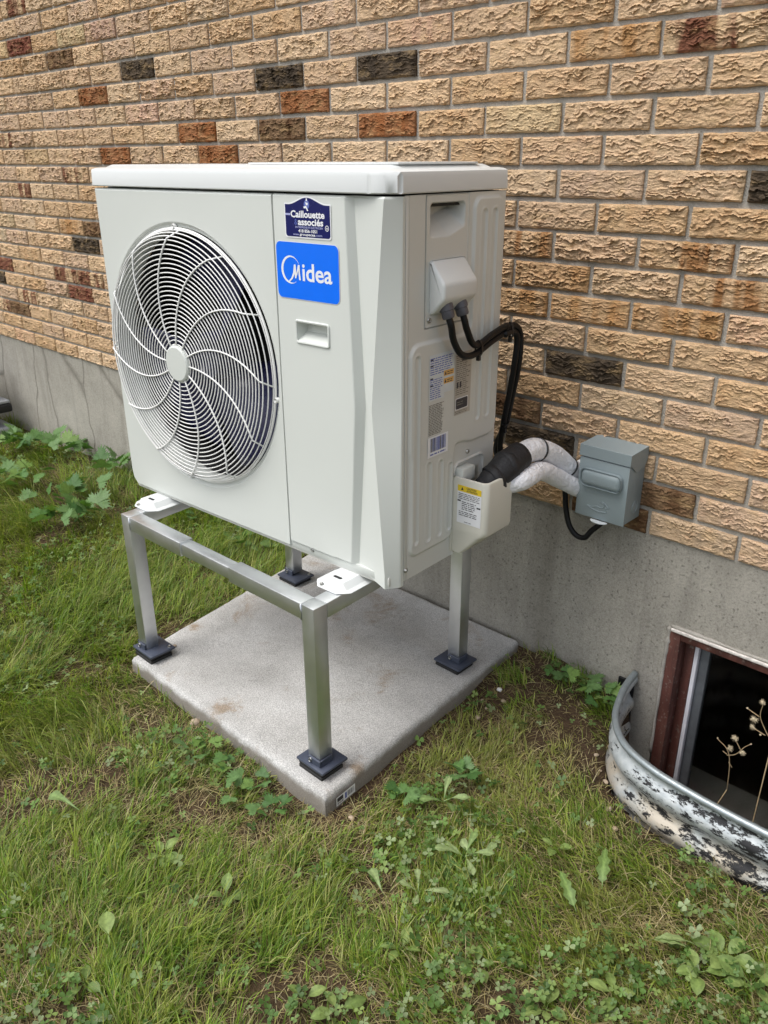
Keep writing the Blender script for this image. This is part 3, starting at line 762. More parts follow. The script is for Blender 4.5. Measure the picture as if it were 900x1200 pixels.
# front panel with the round opening
def fan_panel():
    bm = bmesh.new()
    x0, x1, z0, z1, r = 0.0, 0.6265, 0.004, TZ - 0.003, 0.030
    N = 144
    def rect_pt(a):
        ca, sa = math.cos(a), math.sin(a); t = 1e9
        if ca > 1e-9: t = min(t, (x1 - FCX) / ca)
        if ca < -1e-9: t = min(t, (x0 - FCX) / ca)
        if sa > 1e-9: t = min(t, (z1 - FCZ) / sa)
        if sa < -1e-9: t = min(t, (z0 - FCZ) / sa)
        return FCX + t * ca, FCZ + t * sa
    angs = [2 * math.pi * k / N for k in range(N)]
    for cx, cz in ((x0, z0), (x1, z0), (x0, z1), (x1, z1)): angs.append(math.atan2(cz - FCZ, cx - FCX) % (2 * math.pi))
    angs = sorted(set(round(a, 6) for a in angs)); n = len(angs)
    def shrink(p, e): return (min(max(p[0], x0 + e), x1 - (0.0008 if e else 0)), min(max(p[1], z0 + e * 0.5), z1 - e))
    rows = []
    border = [rect_pt(a) for a in angs]
    def cut(p):          # clipped lower left corner
        dx, dz = p[0] - x0, p[1] - z0
        if dx + dz < 0.026: s_ = (0.026 - dx - dz) / 2; return (p[0] + s_, p[1] + s_)
        return p
    border = [cut(p) for p in border]
    rows.append([(p[0], 0.030, p[1]) for p in border])
    rows.append([(p[0], 0.006, p[1]) for p in border])
    q = [shrink(p, 0.0015) for p in border]; rows.append([(p[0], 0.0018, p[1]) for p in q])
    q = [shrink(p, 0.005) for p in border]; rows.append([(p[0], 0.0, p[1]) for p in q])
    for rad, y in ((0.3085, 0.0), (0.3070, 0.0007), (0.3035, 0.0058), (0.3015, 0.0072), (FR + 0.002, 0.0074), (FR, 0.0095), (FR - 0.003, 0.018), (FR - 0.006, 0.034), (FR - 0.004, 0.050), (FR + 0.004, 0.062)):
        rows.append([(FCX + rad * math.cos(a), y, FCZ + rad * math.sin(a)) for a in angs])
    # pull the wide ring near the left edge inside the panel
    R = [[bm.verts.new((max(p[0], 0.0052) if ri >= 4 and p[1] < 0.0005 else p[0], p[1], p[2])) for p in row] for ri, row in enumerate(rows)]
    for a, b in zip(R, R[1:]):
        for k in range(n):
            bm.faces.new((a[k], a[(k + 1) % n], b[(k + 1) % n], b[k]))
    bmesh.ops.recalc_face_normals(bm, faces=bm.faces[:])
    return bm_obj('fan_panel', bm, M['panel'], unit, False, 9)
fpanel = fan_panel()
# dark compartment behind the fan
cp = bmesh.new()
lathe(cp, [(FR + 0.004, 0.062), (FR + 0.004, 0.19), (0.0, 0.19)], (FCX, 0, FCZ), (0, 1, 0), 64); bm_obj('fan_chamber', cp, M['black_in'], unit)
# guard: concentric wires, domed, and twelve curved spokes
guard = bmesh.new()
NR = 24; RMIN, RMAX = 0.044, 0.2935
def dome(r): return -0.030 + 0.006 * (r / RMAX) ** 2 + 0.030 * max(0, (r - 0.272) / (RMAX - 0.272)) ** 2.2
for i in range(NR):
    r = RMIN + (0.272 - RMIN) * i / (NR - 1); torus_ring(guard, r, 0.0014, dome(r), FCX, FCZ, 96, 5)
for r in (0.2800, 0.2865, 0.2910): torus_ring(guard, r, 0.0015, dome(r), FCX, FCZ, 96, 5)
torus_ring(guard, RMAX + 0.0005, 0.0028, 0.002, FCX, FCZ, 120, 7)
gobj = bm_obj('fan_guard', guard, M['wire'], unit)
for s in range(12):
    b = bmesh.new(); pts = []
    a0 = math.radians(90 + 30 * s)
    for k in range(15):
        t = k / 14; r = 0.040 + (RMAX - 0.040) * t
        a = a0 + 0.50 - 0.55 * t ** 1.45
        pts.append((FCX + r * math.cos(a), dome(r) - 0.0024, FCZ + r * math.sin(a)))
    tube(b, pts, 0.0019, 6); bm_obj('spoke', b, M['wire'], gobj)
hb = bmesh.new(); lathe(hb, [(0, 0.0), (0.038, 0.0005), (0.0415, 0.003), (0.0425, 0.007), (0.0415, 0.010), (0, 0.010)], (FCX, -0.0385, FCZ), (0, 1, 0), 40)
bm_obj('hub_cap', hb, M['panel'], gobj, False, 25)
for a in (92, 352, 262, 182):
    a = math.radians(a); cx, cz = FCX + 0.2980 * math.cos(a), FCZ + 0.2980 * math.sin(a)
    b = bmesh.new(); lathe(b, [(0, 0.0), (0.0045, 0.001), (0.006, 0.004), (0.0065, 0.010)], (cx, -0.004, cz), (0, 1, 0), 14); bm_obj('guard_screw', b, M['wire'], gobj)
# fan: three broad blades and a hub, at rest
fan = bmesh.new(); lathe(fan, [(0, 0.045), (0.05, 0.047), (0.058, 0.06), (0.058, 0.15)], (FCX, 0, FCZ), (0, 1, 0), 32)
fobj = bm_obj('fan_hub', fan, M['blade'], unit)
for s in range(3):
    b = bmesh.new(); R = []
    for i in range(12):
        t = i / 11; r = 0.05 + 0.222 * t; row = []
        half = math.radians(30 + 22 * t - 10 * t * t); mid = math.radians(74 + 120 * s) + 0.35 * t
        for k in range(14):
            w = k / 13 * 2 - 1; a = mid + half * w
            y = 0.098 + w * (0.040 + 0.008 * (1 - t)) - 0.012 * t * math.cos(w * 1.2)
            row.append(b.verts.new((FCX + r * math.cos(a), y, FCZ + r * math.sin(a))))
        R.append(row)
    for i in range(11):
        for k in range(13): f = b.faces.new((R[i][k], R[i][k + 1], R[i + 1][k + 1], R[i + 1][k])); f.smooth = True
    o = bm_obj('fan_blade', b, M['blade'], fobj)
    sm = o.modifiers.new('thick', 'SOLIDIFY'); sm.thickness = 0.004; sm.offset = 0
# service panel: flat field with a hollow grip, then the faceted corner
GX0, GX1, GZ0, GZ1 = 0.6855, 0.7700, 0.4815, 0.5175
def service_panel():
    bm = bmesh.new(); zt, zm, zb = TZ - 0.003, 0.370, 0.022
    x0 = 0.6285
    def lerp(a, b, t): return a + (b - a) * t
    # columns: (x, y) at top / waist / bottom
    cols = [((x0, 0.030),) * 3, ((x0, 0.0025),) * 3, ((x0 + 0.002, 0.0), (x0 + 0.002, -0.001), (x0 + 0.002, 0.0)),
            ((GX0, 0.0), (GX0, -0.0012), (GX0, 0.0)), ((GX1, 0.0), (GX1, -0.0014), (GX1, 0.0)),
            ((0.8185, 0.0), (0.8355, -0.0015), (0.8165, 0.0)), ((0.8205, 0.001), (0.838, -0.0003), (0.8185, 0.001)),
            ((0.833, 0.012), (0.851, 0.016), (0.831, 0.011)), ((0.9115, 0.002), (0.8765, 0.004), (0.9105, 0.001)),
            ((0.9285, 0.0290), (0.9285, 0.0310), (0.9285, 0.0270)), ((0.930, 0.0315), (0.930, 0.0330), (0.930, 0.0300)), ((0.930, 0.0385),) * 3]
    levels = [(zt, 0, 0.0035), (zt - 0.004, 0.01, 0.0005)]
    mids = sorted([GZ1, GZ0] + [zt - 0.004 - (zt - 0.004 - zm) * k / 10 for k in range(1, 10)], reverse=True)
    levels += [(z, (zt - z) / (zt - zm), 0) for z in mids]; gi = [i for i, l in enumerate(levels) if abs(l[0] - GZ1) < 1e-9][0]; gj = [i for i, l in enumerate(levels) if abs(l[0] - GZ0) < 1e-9][0]
    levels += [(zm, 1, 0.0)] + [(zm + (zb - zm) * k / 9, 1 + k / 9, 0.0) for k in range(1, 10)]
    R = []
    for z, s_, ins in levels:
        row = []
        for c in cols:
            x, y = (lerp(c[0][0], c[1][0], s_), lerp(c[0][1], c[1][1], s_)) if s_ <= 1 else (lerp(c[1][0], c[2][0], s_ - 1), lerp(c[1][1], c[2][1], s_ - 1))
            row.append(bm.verts.new((x, y + ins, z)))
        R.append(row)
    lip = []
    for ci, c in enumerate(cols):
        x, y = c[2]
        lip.append(bm.verts.new((x, y, 0.020) if ci < 5 else (x, 0.006 if ci == 5 else (0.0065 if ci < 8 else y), 0.016 if ci < 8 else -0.010)))
    R.append(lip)
    for ri, (a, b) in enumerate(zip(R, R[1:])):
        for k in range(len(cols) - 1):
            if gi <= ri < gj and k == 3:
                if ri == gi: top2 = (a[k], a[k + 1])
                if ri == gj - 1: bot2 = (b[k + 1], b[k])
                continue
            bm.faces.new((a[k], a[k + 1], b[k + 1], b[k]))
    # the hollow: upright back at the top, floor sloping out to the bottom edge
    p = [bm.verts.new((GX0 + 0.004, 0.026, GZ1 - 0.002)), bm.verts.new((GX1 - 0.004, 0.026, GZ1 - 0.002)), bm.verts.new((GX1 - 0.004, 0.022, GZ0 + 0.016)), bm.verts.new((GX0 + 0.004, 0.022, GZ0 + 0.016))]
    hole = top2 + bot2
    for k in range(4): bm.faces.new((hole[k], hole[(k + 1) % 4], p[(k + 1) % 4], p[k]))
    bm.faces.new(p)
    bmesh.ops.recalc_face_normals(bm, faces=bm.faces[:])
    return bm_obj('service_panel', bm, M['panel'], unit, False, 7)
sp = service_panel()
def grip_frame():
    bm = bmesh.new(); x0, x1, z0, z1 = 0.680, 0.7755, 0.476, 0.523
    def ring(e, y, r):
        pts = []
        for cx, cz, a0 in ((x1 - e - r, z0 + e + r, -90), (x1 - e - r, z1 - e - r, 0), (x0 + e + r, z1 - e - r, 90), (x0 + e + r, z0 + e + r, 180)):
            for k in range(5): a = math.radians(a0 + 22.5 * k); pts.append(bm.verts.new((cx + r * math.cos(a), y, cz + r * math.sin(a))))
        return pts
    rs = [ring(0, 0.001, 0.006), ring(0.0004, -0.0030, 0.0056), ring(0.0014, -0.0040, 0.005), ring(0.0038, -0.0040, 0.0035), ring(0.0050, -0.0030, 0.003), ring(0.0054, 0.001, 0.003)]
    for a, b in zip(rs, rs[1:]):
        for k in range(len(a)): bm.faces.new((a[k], a[(k + 1) % len(a)], b[(k + 1) % len(b)], b[k]))
    bmesh.ops.recalc_face_normals(bm, faces=bm.faces[:])
    return bm_obj('grip_frame', bm, M['panel'], sp, False, 40)
grip_frame()
bk = bmesh.new(); box(bk, (0.64, 0.034, 0.012), (SX - 0.058, 0.2, TZ - 0.0245)); box(bk, (0.006, 0.034, TZ - 0.024), (SX - 0.012, BD - 0.01, TZ - 0.0015)); bm_obj('inner_box', bk, M['seam'], unit)
sl = bmesh.new(); prism(sl, [(0.0045, 0.001), (0.0045, 0.0205), (0.02, 0.0205), (0.02, -0.004)], 0, 0.030, 0.88, 0.0012, 1)
bm_obj('bottom_lip', sl, M['panel'], unit, False, 40)
for x in (0.088, 0.582, 0.695):
    b = bmesh.new(); lathe(b, [(0.0018, 0.0002), (0.002, 0.0022), (0.004, 0.0022), (0.005, 0.0)], (x, 0.0042, 0.0125), (0, -1, 0), 14); bm_obj('panel_screw', b, M['screw'], unit)

# lid with a chamfered right front corner and a raised inner step
def lid():
    bm = bmesh.new(); x0, x1, y0, y1 = -0.003, SX + 0.0035, -0.004, BD + 0.003; z0, z1 = TZ, TZ + 0.041
    def outline(e, ch):
        return [(x0 + e, y0 + e), (x1 - ch - e * 0.4, y0 + e), (x1 - ch * 0.42 - e, y0 + ch * 0.22 + e), (x1 - e, y0 + ch * 0.5 + e), (x1 - e, y1 - e), (x0 + e, y1 - e)]
    rows = [(0.010, z0 + 0.004), (0.002, z0 + 0.001), (0.0, z0 + 0.003), (0.001, z0 + 0.030), (0.0035, z0 + 0.0365), (0.010, z0 + 0.040), (0.016, z0 + 0.041),
            (0.028, z0 + 0.0412), (0.036, z0 + 0.046), (0.040, z0 + 0.0475)]
    R = [[bm.verts.new((x, y, z)) for x, y in outline(e, 0.052)] for e, z in rows]
    for a, b in zip(R, R[1:]):
        for k in range(6): bm.faces.new((a[k], a[(k + 1) % 6], b[(k + 1) % 6], b[k]))
    bm.faces.new(R[-1]); bm.faces.new(R[0][::-1])
    bmesh.ops.recalc_face_normals(bm, faces=bm.faces[:])
    ed = [e for e in bm.edges if abs(e.verts[0].co.z - e.verts[1].co.z) > 0.02 and e.calc_face_angle(0) > 0.2]
    bmesh.ops.bevel(bm, geom=ed, offset=0.006, segments=3, affect='EDGES')
    return bm_obj('lid', bm, M['lid'], unit, False, 35)
lid_o = lid()
b = bmesh.new(); box(b, (0.50, 0.055, TZ + 0.0476), (0.90, 0.30, TZ + 0.0515), 0.0035, 2); bm_obj('lid_step', b, M['lid'], lid_o, False, 40)

# right side: sheet pressed with raised fields and ribs (height field over depth y and height z)
def rbox(Y, Z, y0, y1, z0, z1, r):
    qy = np.abs(Y - (y0 + y1) / 2) - (y1 - y0) / 2 + r; qz = np.abs(Z - (z0 + z1) / 2) - (z1 - z0) / 2 + r
    return np.hypot(np.maximum(qy, 0), np.maximum(qz, 0)) + np.minimum(np.maximum(qy, qz), 0) - r
def smin(a, b, k):
    h = np.clip(0.5 + 0.5 * (b - a) / k, 0, 1); return b * (1 - h) + a * h - k * h * (1 - h)
def heightfield(name, y0, y1, z0, z1, step, fn, mat, parent, base=SX, skirt=0.02):
    ys = np.linspace(y0, y1, int(round((y1 - y0) / step)) + 1); zs = np.linspace(z0, z1, int(round((z1 - z0) / step)) + 1)
    Y, Z = np.meshgrid(ys, zs); X = base + fn(Y, Z)
    V = np.stack([X.ravel(), Y.ravel(), Z.ravel()], -1); idx = np.arange(Y.size).reshape(Y.shape)
    f = np.stack([idx[:-1, :-1].ravel(), idx[:-1, 1:].ravel(), idx[1:, 1:].ravel(), idx[1:, :-1].ravel()], -1)
    loop = np.concatenate([idx[0, :], idx[1:, -1], idx[-1, -2::-1], idx[-2:0:-1, 0]]); bk_ = V[loop].copy(); bk_[:, 0] = base - skirt
    n0 = len(V); k = np.arange(len(loop)); m_ = len(loop)
    fs = np.stack([loop[(k + 1) % m_], loop[k], n0 + k, n0 + (k + 1) % m_], -1)
    me = fast_mesh(name, np.vstack([V, bk_]), np.vstack([f, fs]))
    o = mesh_obj(name, me, mat, parent); me.shade_smooth(); me.set_sharp_from_angle(angle=math.radians(48)); return o
CY0, CY1, CZ0 = 0.083, 0.213, 0.520           # access cover plate
def side_fn(Y, Z):
    h = np.zeros_like(Y)
    d = smin(smin(rbox(Y, Z, 0.040, 0.186, 0.048, 0.489, 0.022), rbox(Y, Z, 0.040, 0.330, 0.262, 0.489, 0.022), 0.012), rbox(Y, Z, 0.230, 0.330, 0.262, 0.748, 0.022), 0.03)
    h += 0.0055 * sstep(0.0035, -0.0035, d)
    for (yc, a, b_, w) in ((0.056, 0.075, 0.470, 0.0065), (0.098, 0.068, 0.245, 0.0065), (0.137, 0.068, 0.240, 0.0065), (0.170, 0.070, 0.225, 0.0055), (0.262, 0.300, 0.725, 0.0075), (0.298, 0.300, 0.725, 0.0075)):
        h -= 0.0032 * sstep(0.0022, -0.0022, rbox(Y, Z, yc - w, yc + w, a, b_, w))
        h += 0.0010 * sstep(0.004, 0.0, np.abs(rbox(Y, Z, yc - w, yc + w, a, b_, w) - 0.003))
    d2 = rbox(Y, Z, 0.192, 0.300, -0.02, 0.215, 0.018)          # raised rim round the valve pocket
    h += 0.004 * sstep(0.0035, 0.0, np.abs(d2)) - 0.003 * sstep(0.0, -0.004, d2)
    d3 = rbox(Y, Z, CY0 - 0.0022, CY1 + 0.0005, CZ0 - 0.0022, 1.0, 0.004)      # seat of the access cover, its gap reads as the seam
    h = np.where(d3 < 0, -0.006, h)
    h = np.where(rbox(Y, Z, 0.090, 0.206, 0.674, 0.748, 0.004) < 0, -0.052, h)
    return h
side = heightfield('side_panel', 0.0335, 0.341, 0.0, TZ - 0.002, 0.002, side_fn, M['panel_side'], unit); side.location.y = YO
b = bmesh.new(); box(b, (SX - 0.014, 0.030, 0.0), (SX - 0.003, 0.0495, TZ - 0.002), 0.001, 1); bm_obj('side_seam_backing', b, M['seam'], unit)
b = bmesh.new(); box(b, (SX - 0.01, 0.0402, 0.0), (SX, 0.0494, TZ - 0.002), 0.0012, 2); bm_obj('corner_flange', b, M['panel_side'], unit, False, 40)
def cover_fn(Y, Z):
    h = np.zeros_like(Y)
    d = rbox(Y, Z, 0.0955, 0.2005, 0.680, 0.741, 0.008)
    inside = sstep(0.002, -0.005, d)
    t = np.clip((0.741 - Z) / 0.061, 0, 1)                        # scoop: deep under the top edge, ramp to the bottom
    t = np.clip(t + 0.25 * np.clip((Y - 0.15) / 0.05, 0, 1) * (t > 0.2), 0, 1)
    depth = 0.040 * np.where(t < 0.35, 1.0, np.clip(1 - (t - 0.35) / 0.62, 0, 1))
    return h - depth * inside - 0.0012 * sstep(0.004, 0.0, rbox(Y, Z, CY0, CY1, CZ0, TZ - 0.003, 0.004) + 0.0025)
acc = heightfield('access_cover', CY0, CY1, CZ0, TZ - 0.0035, 0.002, cover_fn, M['panel_side'], unit, SX + 0.0012, 0.006); acc.location.y = YO
b = bmesh.new(); lathe(b, [(0.002, 0.0), (0.0025, 0.002), (0.0048, 0.002), (0.0055, 0.0)], (SX + 0.0012, 0.094, 0.533), (1, 0, 0), 14); bm_obj('cover_screw', b, M['screw'], acc)
b = bmesh.new(); lathe(b, [(0.0, 0.0045), (0.003, 0.0045), (0.005, 0.003), (0.0055, 0.0)], (SX, 0.0448, 0.024), (1, 0, 0), 14); bm_obj('side_screw', b, M['screw'], unit); b = bmesh.new(); lathe(b, [(0.0, 0.0045), (0.003, 0.0045), (0.005, 0.003), (0.0055, 0.0)], (SX + 0.0002, 0.254, 0.232), (1, 0, 0), 14)
bm_obj('side_screw', b, M['screw'], unit)
# cable hood
hd = bmesh.new()
prism(hd, [(0.540, SX - 0.002), (0.642, SX - 0.002), (0.643, SX + 0.004), (0.602, SX + 0.036), (0.573, SX + 0.036), (0.546, SX + 0.010)], 1, 0.094, 0.202, 0.006, 3)
hood = bm_obj('cable_hood', hd, M['lid'], unit, False, 40); hood.location.y = YO
GL = [(0.124, SX + 0.019, 0.553), (0.170, SX + 0.019, 0.553)]
GDIR = Vector((0.30, 0.10, -0.95)).normalized()
for (gy_, gx_, gz_) in GL:
    b = bmesh.new(); lathe(b, [(0.0, -0.012), (0.0145, -0.012), (0.0145, 0.003), (0.0125, 0.004), (0.0125, 0.016), (0.0105, 0.019), (0.0075, 0.019), (0.0, 0.015)], (gx_, gy_, gz_), GDIR, 20)
    bm_obj('cable_gland', b, M['gland'], hood, False, 40)
# valve cover: open-topped hood standing out from the side
VX = SX + 0.092
def valve_shell():
    t = bmesh.new(); y0, y1 = 0.186, 0.282
    # section loops from the bottom up (x, y), each at its own height
    def loopat(out, y0_, z):
        r = min(0.014, max(0.004, (out - SX) * 0.3)); pts = [(SX + 0.0005, y0_)]
        for k in range(6): a = math.radians(-90 + 18 * k); pts.append((out - r + r * math.cos(a), y0_ + r + r * math.sin(a)))
        pts += [(out, y1), (SX + 0.0005, y1)]
        return [t.verts.new((x, y, z)) for x, y in pts]
    L = [loopat(SX + 0.020, y0 + 0.010, 0.010), loopat(SX + 0.028, y0 + 0.003, 0.012), loopat(VX - 0.014, y0 + 0.001, 0.060), loopat(VX - 0.003, y0, 0.068), loopat(VX, y0, 0.078), loopat(VX, y0, 0.182), loopat(VX - 0.002, y0 + 0.001, 0.189), loopat(VX - 0.006, y0 + 0.005, 0.1905),
         loopat(VX - 0.009, y0 + 0.008, 0.189), loopat(VX - 0.010, y0 + 0.009, 0.150)]
    n = len(L[0])
    for a, b in zip(L, L[1:]):
        for k in range(n):
            if k == n - 2 and a[0].co.z > 0.06: continue          # open towards the wall
            t.faces.new((a[k], a[(k + 1) % n], b[(k + 1) % n], b[k]))
    t.faces.new(L[0][::-1])
    bmesh.ops.recalc_face_normals(t, faces=t.faces[:])
    return bm_obj('valve_cover', t, M['cover'], unit, False, 35)
vcv = valve_shell(); vcv.location.y = YO
b = bmesh.new(); box(b, (SX - 0.001, 0.182, 0.012), (SX + 0.0035, 0.1885, 0.203), 0.0012, 2); bm_obj('cover_flange', b, M['cover'], vcv, False, 40)
b = bmesh.new(); box(b, (SX - 0.001, 0.211, 0.175), (SX + 0.022, 0.257, 0.206), 0.003, 2); bm_obj('valve_bracket', b, M['panel'], unit, False, 40)
b = bmesh.new(); lathe(b, [(0.002, 0.0), (0.002, 0.002), (0.0045, 0.002), (0.005, 0.0)], (SX + 0.004, 0.1852, 0.193), (0.2, -1, 0), 14); bm_obj('cover_screw', b, M['screw'], vcv)
# mounting feet: pressed white brackets sticking out in front
for lx in (0.128, 0.806):
    bm = bmesh.new(); xs = (-0.050, -0.038, -0.026, 0.026, 0.038, 0.050); ys = (-0.066, -0.052, -0.044, 0.02, 0.20, 0.33); R = []
    for j, y in enumerate(ys):
        row = []
        for i, x in enumerate(xs):
            z = -0.0215 if i in (0, 5) or j == 0 else (-0.019 if (i in (1, 4) or j == 1) else -0.006)
            sq = 0.55 if j == 0 else (0.85 if j == 1 else 1.0)
            row.append(bm.verts.new((lx + x * sq, y, z)))
        R.append(row)
    for j in range(5):
        for i in range(5): bm.faces.new((R[j][i], R[j][i + 1], R[j + 1][i + 1], R[j + 1][i]))
    o = bm_obj('mounting_foot', bm, M['lid'], unit, False, 60); sd = o.modifiers.new('t', 'SOLIDIFY'); sd.thickness = 0.0022; sd.offset = 1
    bv = o.modifiers.new('b', 'BEVEL'); bv.width = 0.002; bv.segments = 2
    b = bmesh.new(); pts = []
    for cx, a0 in ((0.008, -90), (-0.008, 90)):
        for k in range(7): a = math.radians(a0 + 30 * k); pts.append((lx + cx + 0.004 * math.cos(a), -0.031 + 0.004 * math.sin(a)))
    b.faces.new([b.verts.new((x, y, -0.0035)) for x, y in pts]); bm_obj('slot', b, M['seam'], o)
    b = bmesh.new(); lathe(b, [(0, 0.003), (0.004, 0.003), (0.0048, 0.0)], (lx - 0.022, -0.058, -0.017), (0, -0.5, 1), 12); bm_obj('foot_bolt', b, M['screw'], o)

# ---- prints on the heat pump
FN = (1, 0, 0); FV = (0, 0, 1)
lb = Label((0.634, -0.0012, 0.5625), FN, FV, [M['blue_print'], M['white_print']])
W_, H_ = 0.171, 0.108
lb.rect(0, 0, W_, H_, 1, 0, 0.012); lb.rect(0.0008, 0.0008, W_ - 0.0008, H_ - 0.0008, 0, 1, 0.0115)
# ring that opens to the right, thick at lower left, running into the M
cu_, cv_, R_ = 0.040, 0.0555, 0.0265
A, B = [], []
for k in range(41):
    t = k / 40; a = math.radians(28 + 275 * t); wd = 0.0006 + 0.0075 * math.sin(math.pi * min(1, t * 1.02)) ** 1.2 * (0.35 + 0.65 * t)
    A.append((cu_ + R_ * math.cos(a), cv_ + R_ * math.sin(a))); B.append((cu_ + (R_ - wd) * math.cos(a) , cv_ + (R_ - wd) * math.sin(a)))
lb.strip(A, B, 1, 2)
lb.strip([(0.033, 0.0335), (0.041, 0.040), (0.0465, 0.050), (0.0500, 0.066)], [(0.035, 0.0315), (0.0445, 0.038), (0.0505, 0.047), (0.0545, 0.066)], 1, 2.5)
lb.strip([(0.0500, 0.066), (0.0512, 0.050), (0.0520, 0.040)], [(0.0548, 0.066), (0.0556, 0.052), (0.0548, 0.040)], 1, 3)
lb.strip([(0.0520, 0.040), (0.0560, 0.050), (0.0615, 0.066)], [(0.0548, 0.040), (0.0595, 0.050), (0.0655, 0.066)], 1, 3.5)
lb.strip([(0.0615, 0.066), (0.0622, 0.050), (0.0632, 0.0375)], [(0.0660, 0.066), (0.0664, 0.050), (0.0682, 0.0375)], 1, 4)
lb.text('idea', 0.0725, 0.0375, 0.0325, 1, 2, 0.080, 0.018)
lb.done('brand_badge', sp)
# installer's sticker
lb = Label((0.6635, -0.0010, 0.678), FN, FV, [M['white_print'], M['navy_print'], M['lilac_print'], M['midblue_print']])
def crest(e):
    w, h = 0.1235, 0.0625; pts = [(e + 0.005, e), (w - e - 0.005, e), (w - e - 0.0015, e + 0.0015), (w - e, e + 0.005), (w - e, h - e)]
    for k in range(1, 24):
        t = k / 24; u = (w - e) + (2 * e - w) * t; s_ = abs(2 * t - 1)
        v = h - e + 0.0125 * (0.5 + 0.5 * math.cos(math.pi * min(1, s_ * 1.18))) if True else 0
        pts.append((u, v))
    pts += [(e, h - e), (e, e + 0.005), (e + 0.0015, e + 0.0015)]
    return pts
lb.poly(crest(0), 0, 0); lb.poly(crest(0.0024), 1, 1)
cx0, cy0 = 0.0615, 0.0605
lb.poly([(cx0 + 0.0072 * math.cos(a), cy0 + 0.0082 * math.sin(a)) for a in [k * math.pi / 10 for k in range(20)]], 3, 2)
lb.poly([(cx0 - 0.001, cy0 + 0.011), (cx0 + 0.0022, cy0 + 0.0105), (cx0 + 0.0015, cy0 + 0.006), (cx0 - 0.0015, cy0 + 0.006)][::-1], 0, 3)
lb.poly([(cx0 - 0.0035, cy0 + 0.004), (cx0 + 0.0042, cy0 + 0.003), (cx0 + 0.003, cy0 - 0.001), (cx0 - 0.001, cy0 - 0.001)][::-1], 0, 3)
lb.poly([(cx0 - 0.0085, cy0 - 0.004), (cx0 - 0.001, cy0 - 0.002), (cx0 + 0.0045, cy0 - 0.0105), (cx0 + 0.0015, cy0 - 0.0115), (cx0 - 0.002, cy0 - 0.006), (cx0 - 0.007, cy0 - 0.007)][::-1], 0, 3)
lb.rect(0.0030, 0.0405, 0.0165, 0.0440, 2, 2)
lb.text('Caillouette', 0.0175, 0.0375, 0.0118, 0, 2, 0.0900, 0.03)
lb.text('&', 0.0270, 0.0240, 0.0105, 3, 2, 0.0075, 0.0); lb.text('associés', 0.0365, 0.0240, 0.0118, 0, 2, 0.0670, 0.03)
lb.text('ENTREPRENEUR ÉLECTRICIEN', 0.0290, 0.0182, 0.0036, 2, 2, 0.0730, 0.012)
lb.text('418 856-1051', 0.0370, 0.0108, 0.0054, 0, 2, 0.0500, 0.025)
lb.text('www.', 0.0220, 0.0050, 0.0042, 2, 2, 0.0170, 0.008); lb.text('groupecea', 0.0400, 0.0050, 0.0046, 0, 2, 0.0420, 0.02); lb.text('.com', 0.0830, 0.0050, 0.0042, 2, 2, 0.0170, 0.008)
A = [(0.1130 + 0.0048 * math.cos(k * math.pi / 12), 0.0205 + 0.0052 * math.sin(k * math.pi / 12)) for k in range(25)]; B = [(0.1130 + 0.0036 * math.cos(k * math.pi / 12), 0.0205 + 0.0040 * math.sin(k * math.pi / 12)) for k in range(25)]
lb.strip(A, B, 0, 2); lb.text('e', 0.1112, 0.0188, 0.0046, 0, 2, 0.0038, 0.02)
lb.done('installer_sticker', sp)
# labels on the right side (u runs towards the back)
SN = (0, 1, 0)
XL = SX + 0.0060
lb = Label((XL, 0.091, 0.372), SN, FV, [M['pale_label'], M['grey_ink'], M['orange_print'], M['ink'], M['midblue_print']])
lb.rect(0, 0.002, 0.050, 0.094, 0); lb.rect(0.0502, 0.012, 0.081, 0.094, 0)
lb.lines(0.003, 0.090, 0.078, 0.052, 0.0044, 4, 1, 0.42); lb.lines(0.003, 0.048, 0.044, 0.004, 0.0042, 4, 1, 0.42, 0.3)
for v0 in (0.030, 0.046): lb.rect(0.047, v0, 0.080, v0 + 0.011, 2, 2); lb.poly([(0.049, v0 + 0.002), (0.056, v0 + 0.002), (0.0525, v0 + 0.0095)], 3, 3); lb.lines(0.058, v0 + 0.010, 0.078, v0 + 0.001, 0.004, 3, 3, 0.4)
for v0 in (0.083, 0.071, 0.046, 0.032): lb.rect(0.003, v0, 0.012, v0 + 0.0026, 3, 2)
lb.done('warning_label', side)
lb = Label((XL, 0.177, 0.326), SN, FV, [M['silver_label'], M['ink'], M['white_print'], M['grey_ink']])
lb.rect(0, 0, 0.056, 0.130, 0); lb.lines(0.003, 0.127, 0.053, 0.040, 0.0042, 3, 1, 0.5, 0.35); lb.rect(0.022, 0.112, 0.047, 0.118, 1, 2)
lb.rect(0.003, 0.011, 0.047, 0.036, 2, 2); lb.rect(0.0045, 0.0125, 0.0455, 0.0345, 1, 3, 0.003); lb.lines(0.008, 0.031, 0.030, 0.016, 0.005, 3, 4, 0.4)
lb.lines(0.003, 0.010, 0.05, 0.002, 0.0035, 3, 1, 0.45)
for u in (0.006, 0.016): lb.rect(u, 0.058, u + 0.006, 0.070, 1, 2)
lb.done('rating_plate', side)
lb = Label((XL, 0.092, 0.302), SN, FV, [M['panel_side'], M['grey_ink']])
lb.lines(0.0, 0.066, 0.050, 0.0, 0.0034, 1, 0, 0.5, 0.2); lb.done('printed_notice', side)
lb = Label((XL + 0.0002, 0.090, 0.2560), SN, FV, [M['white_print'], M['midblue_print'], M['ink']])
lb.rect(0, 0, 0.068, 0.043, 0); u = 0.008
while u < 0.060:
    w = random.choice((0.0008, 0.0014, 0.0022)); lb.rect(u, 0.011, u + w, 0.040, random.choice((1, 1, 2)), 1); u += w + random.choice((0.0008, 0.0013))
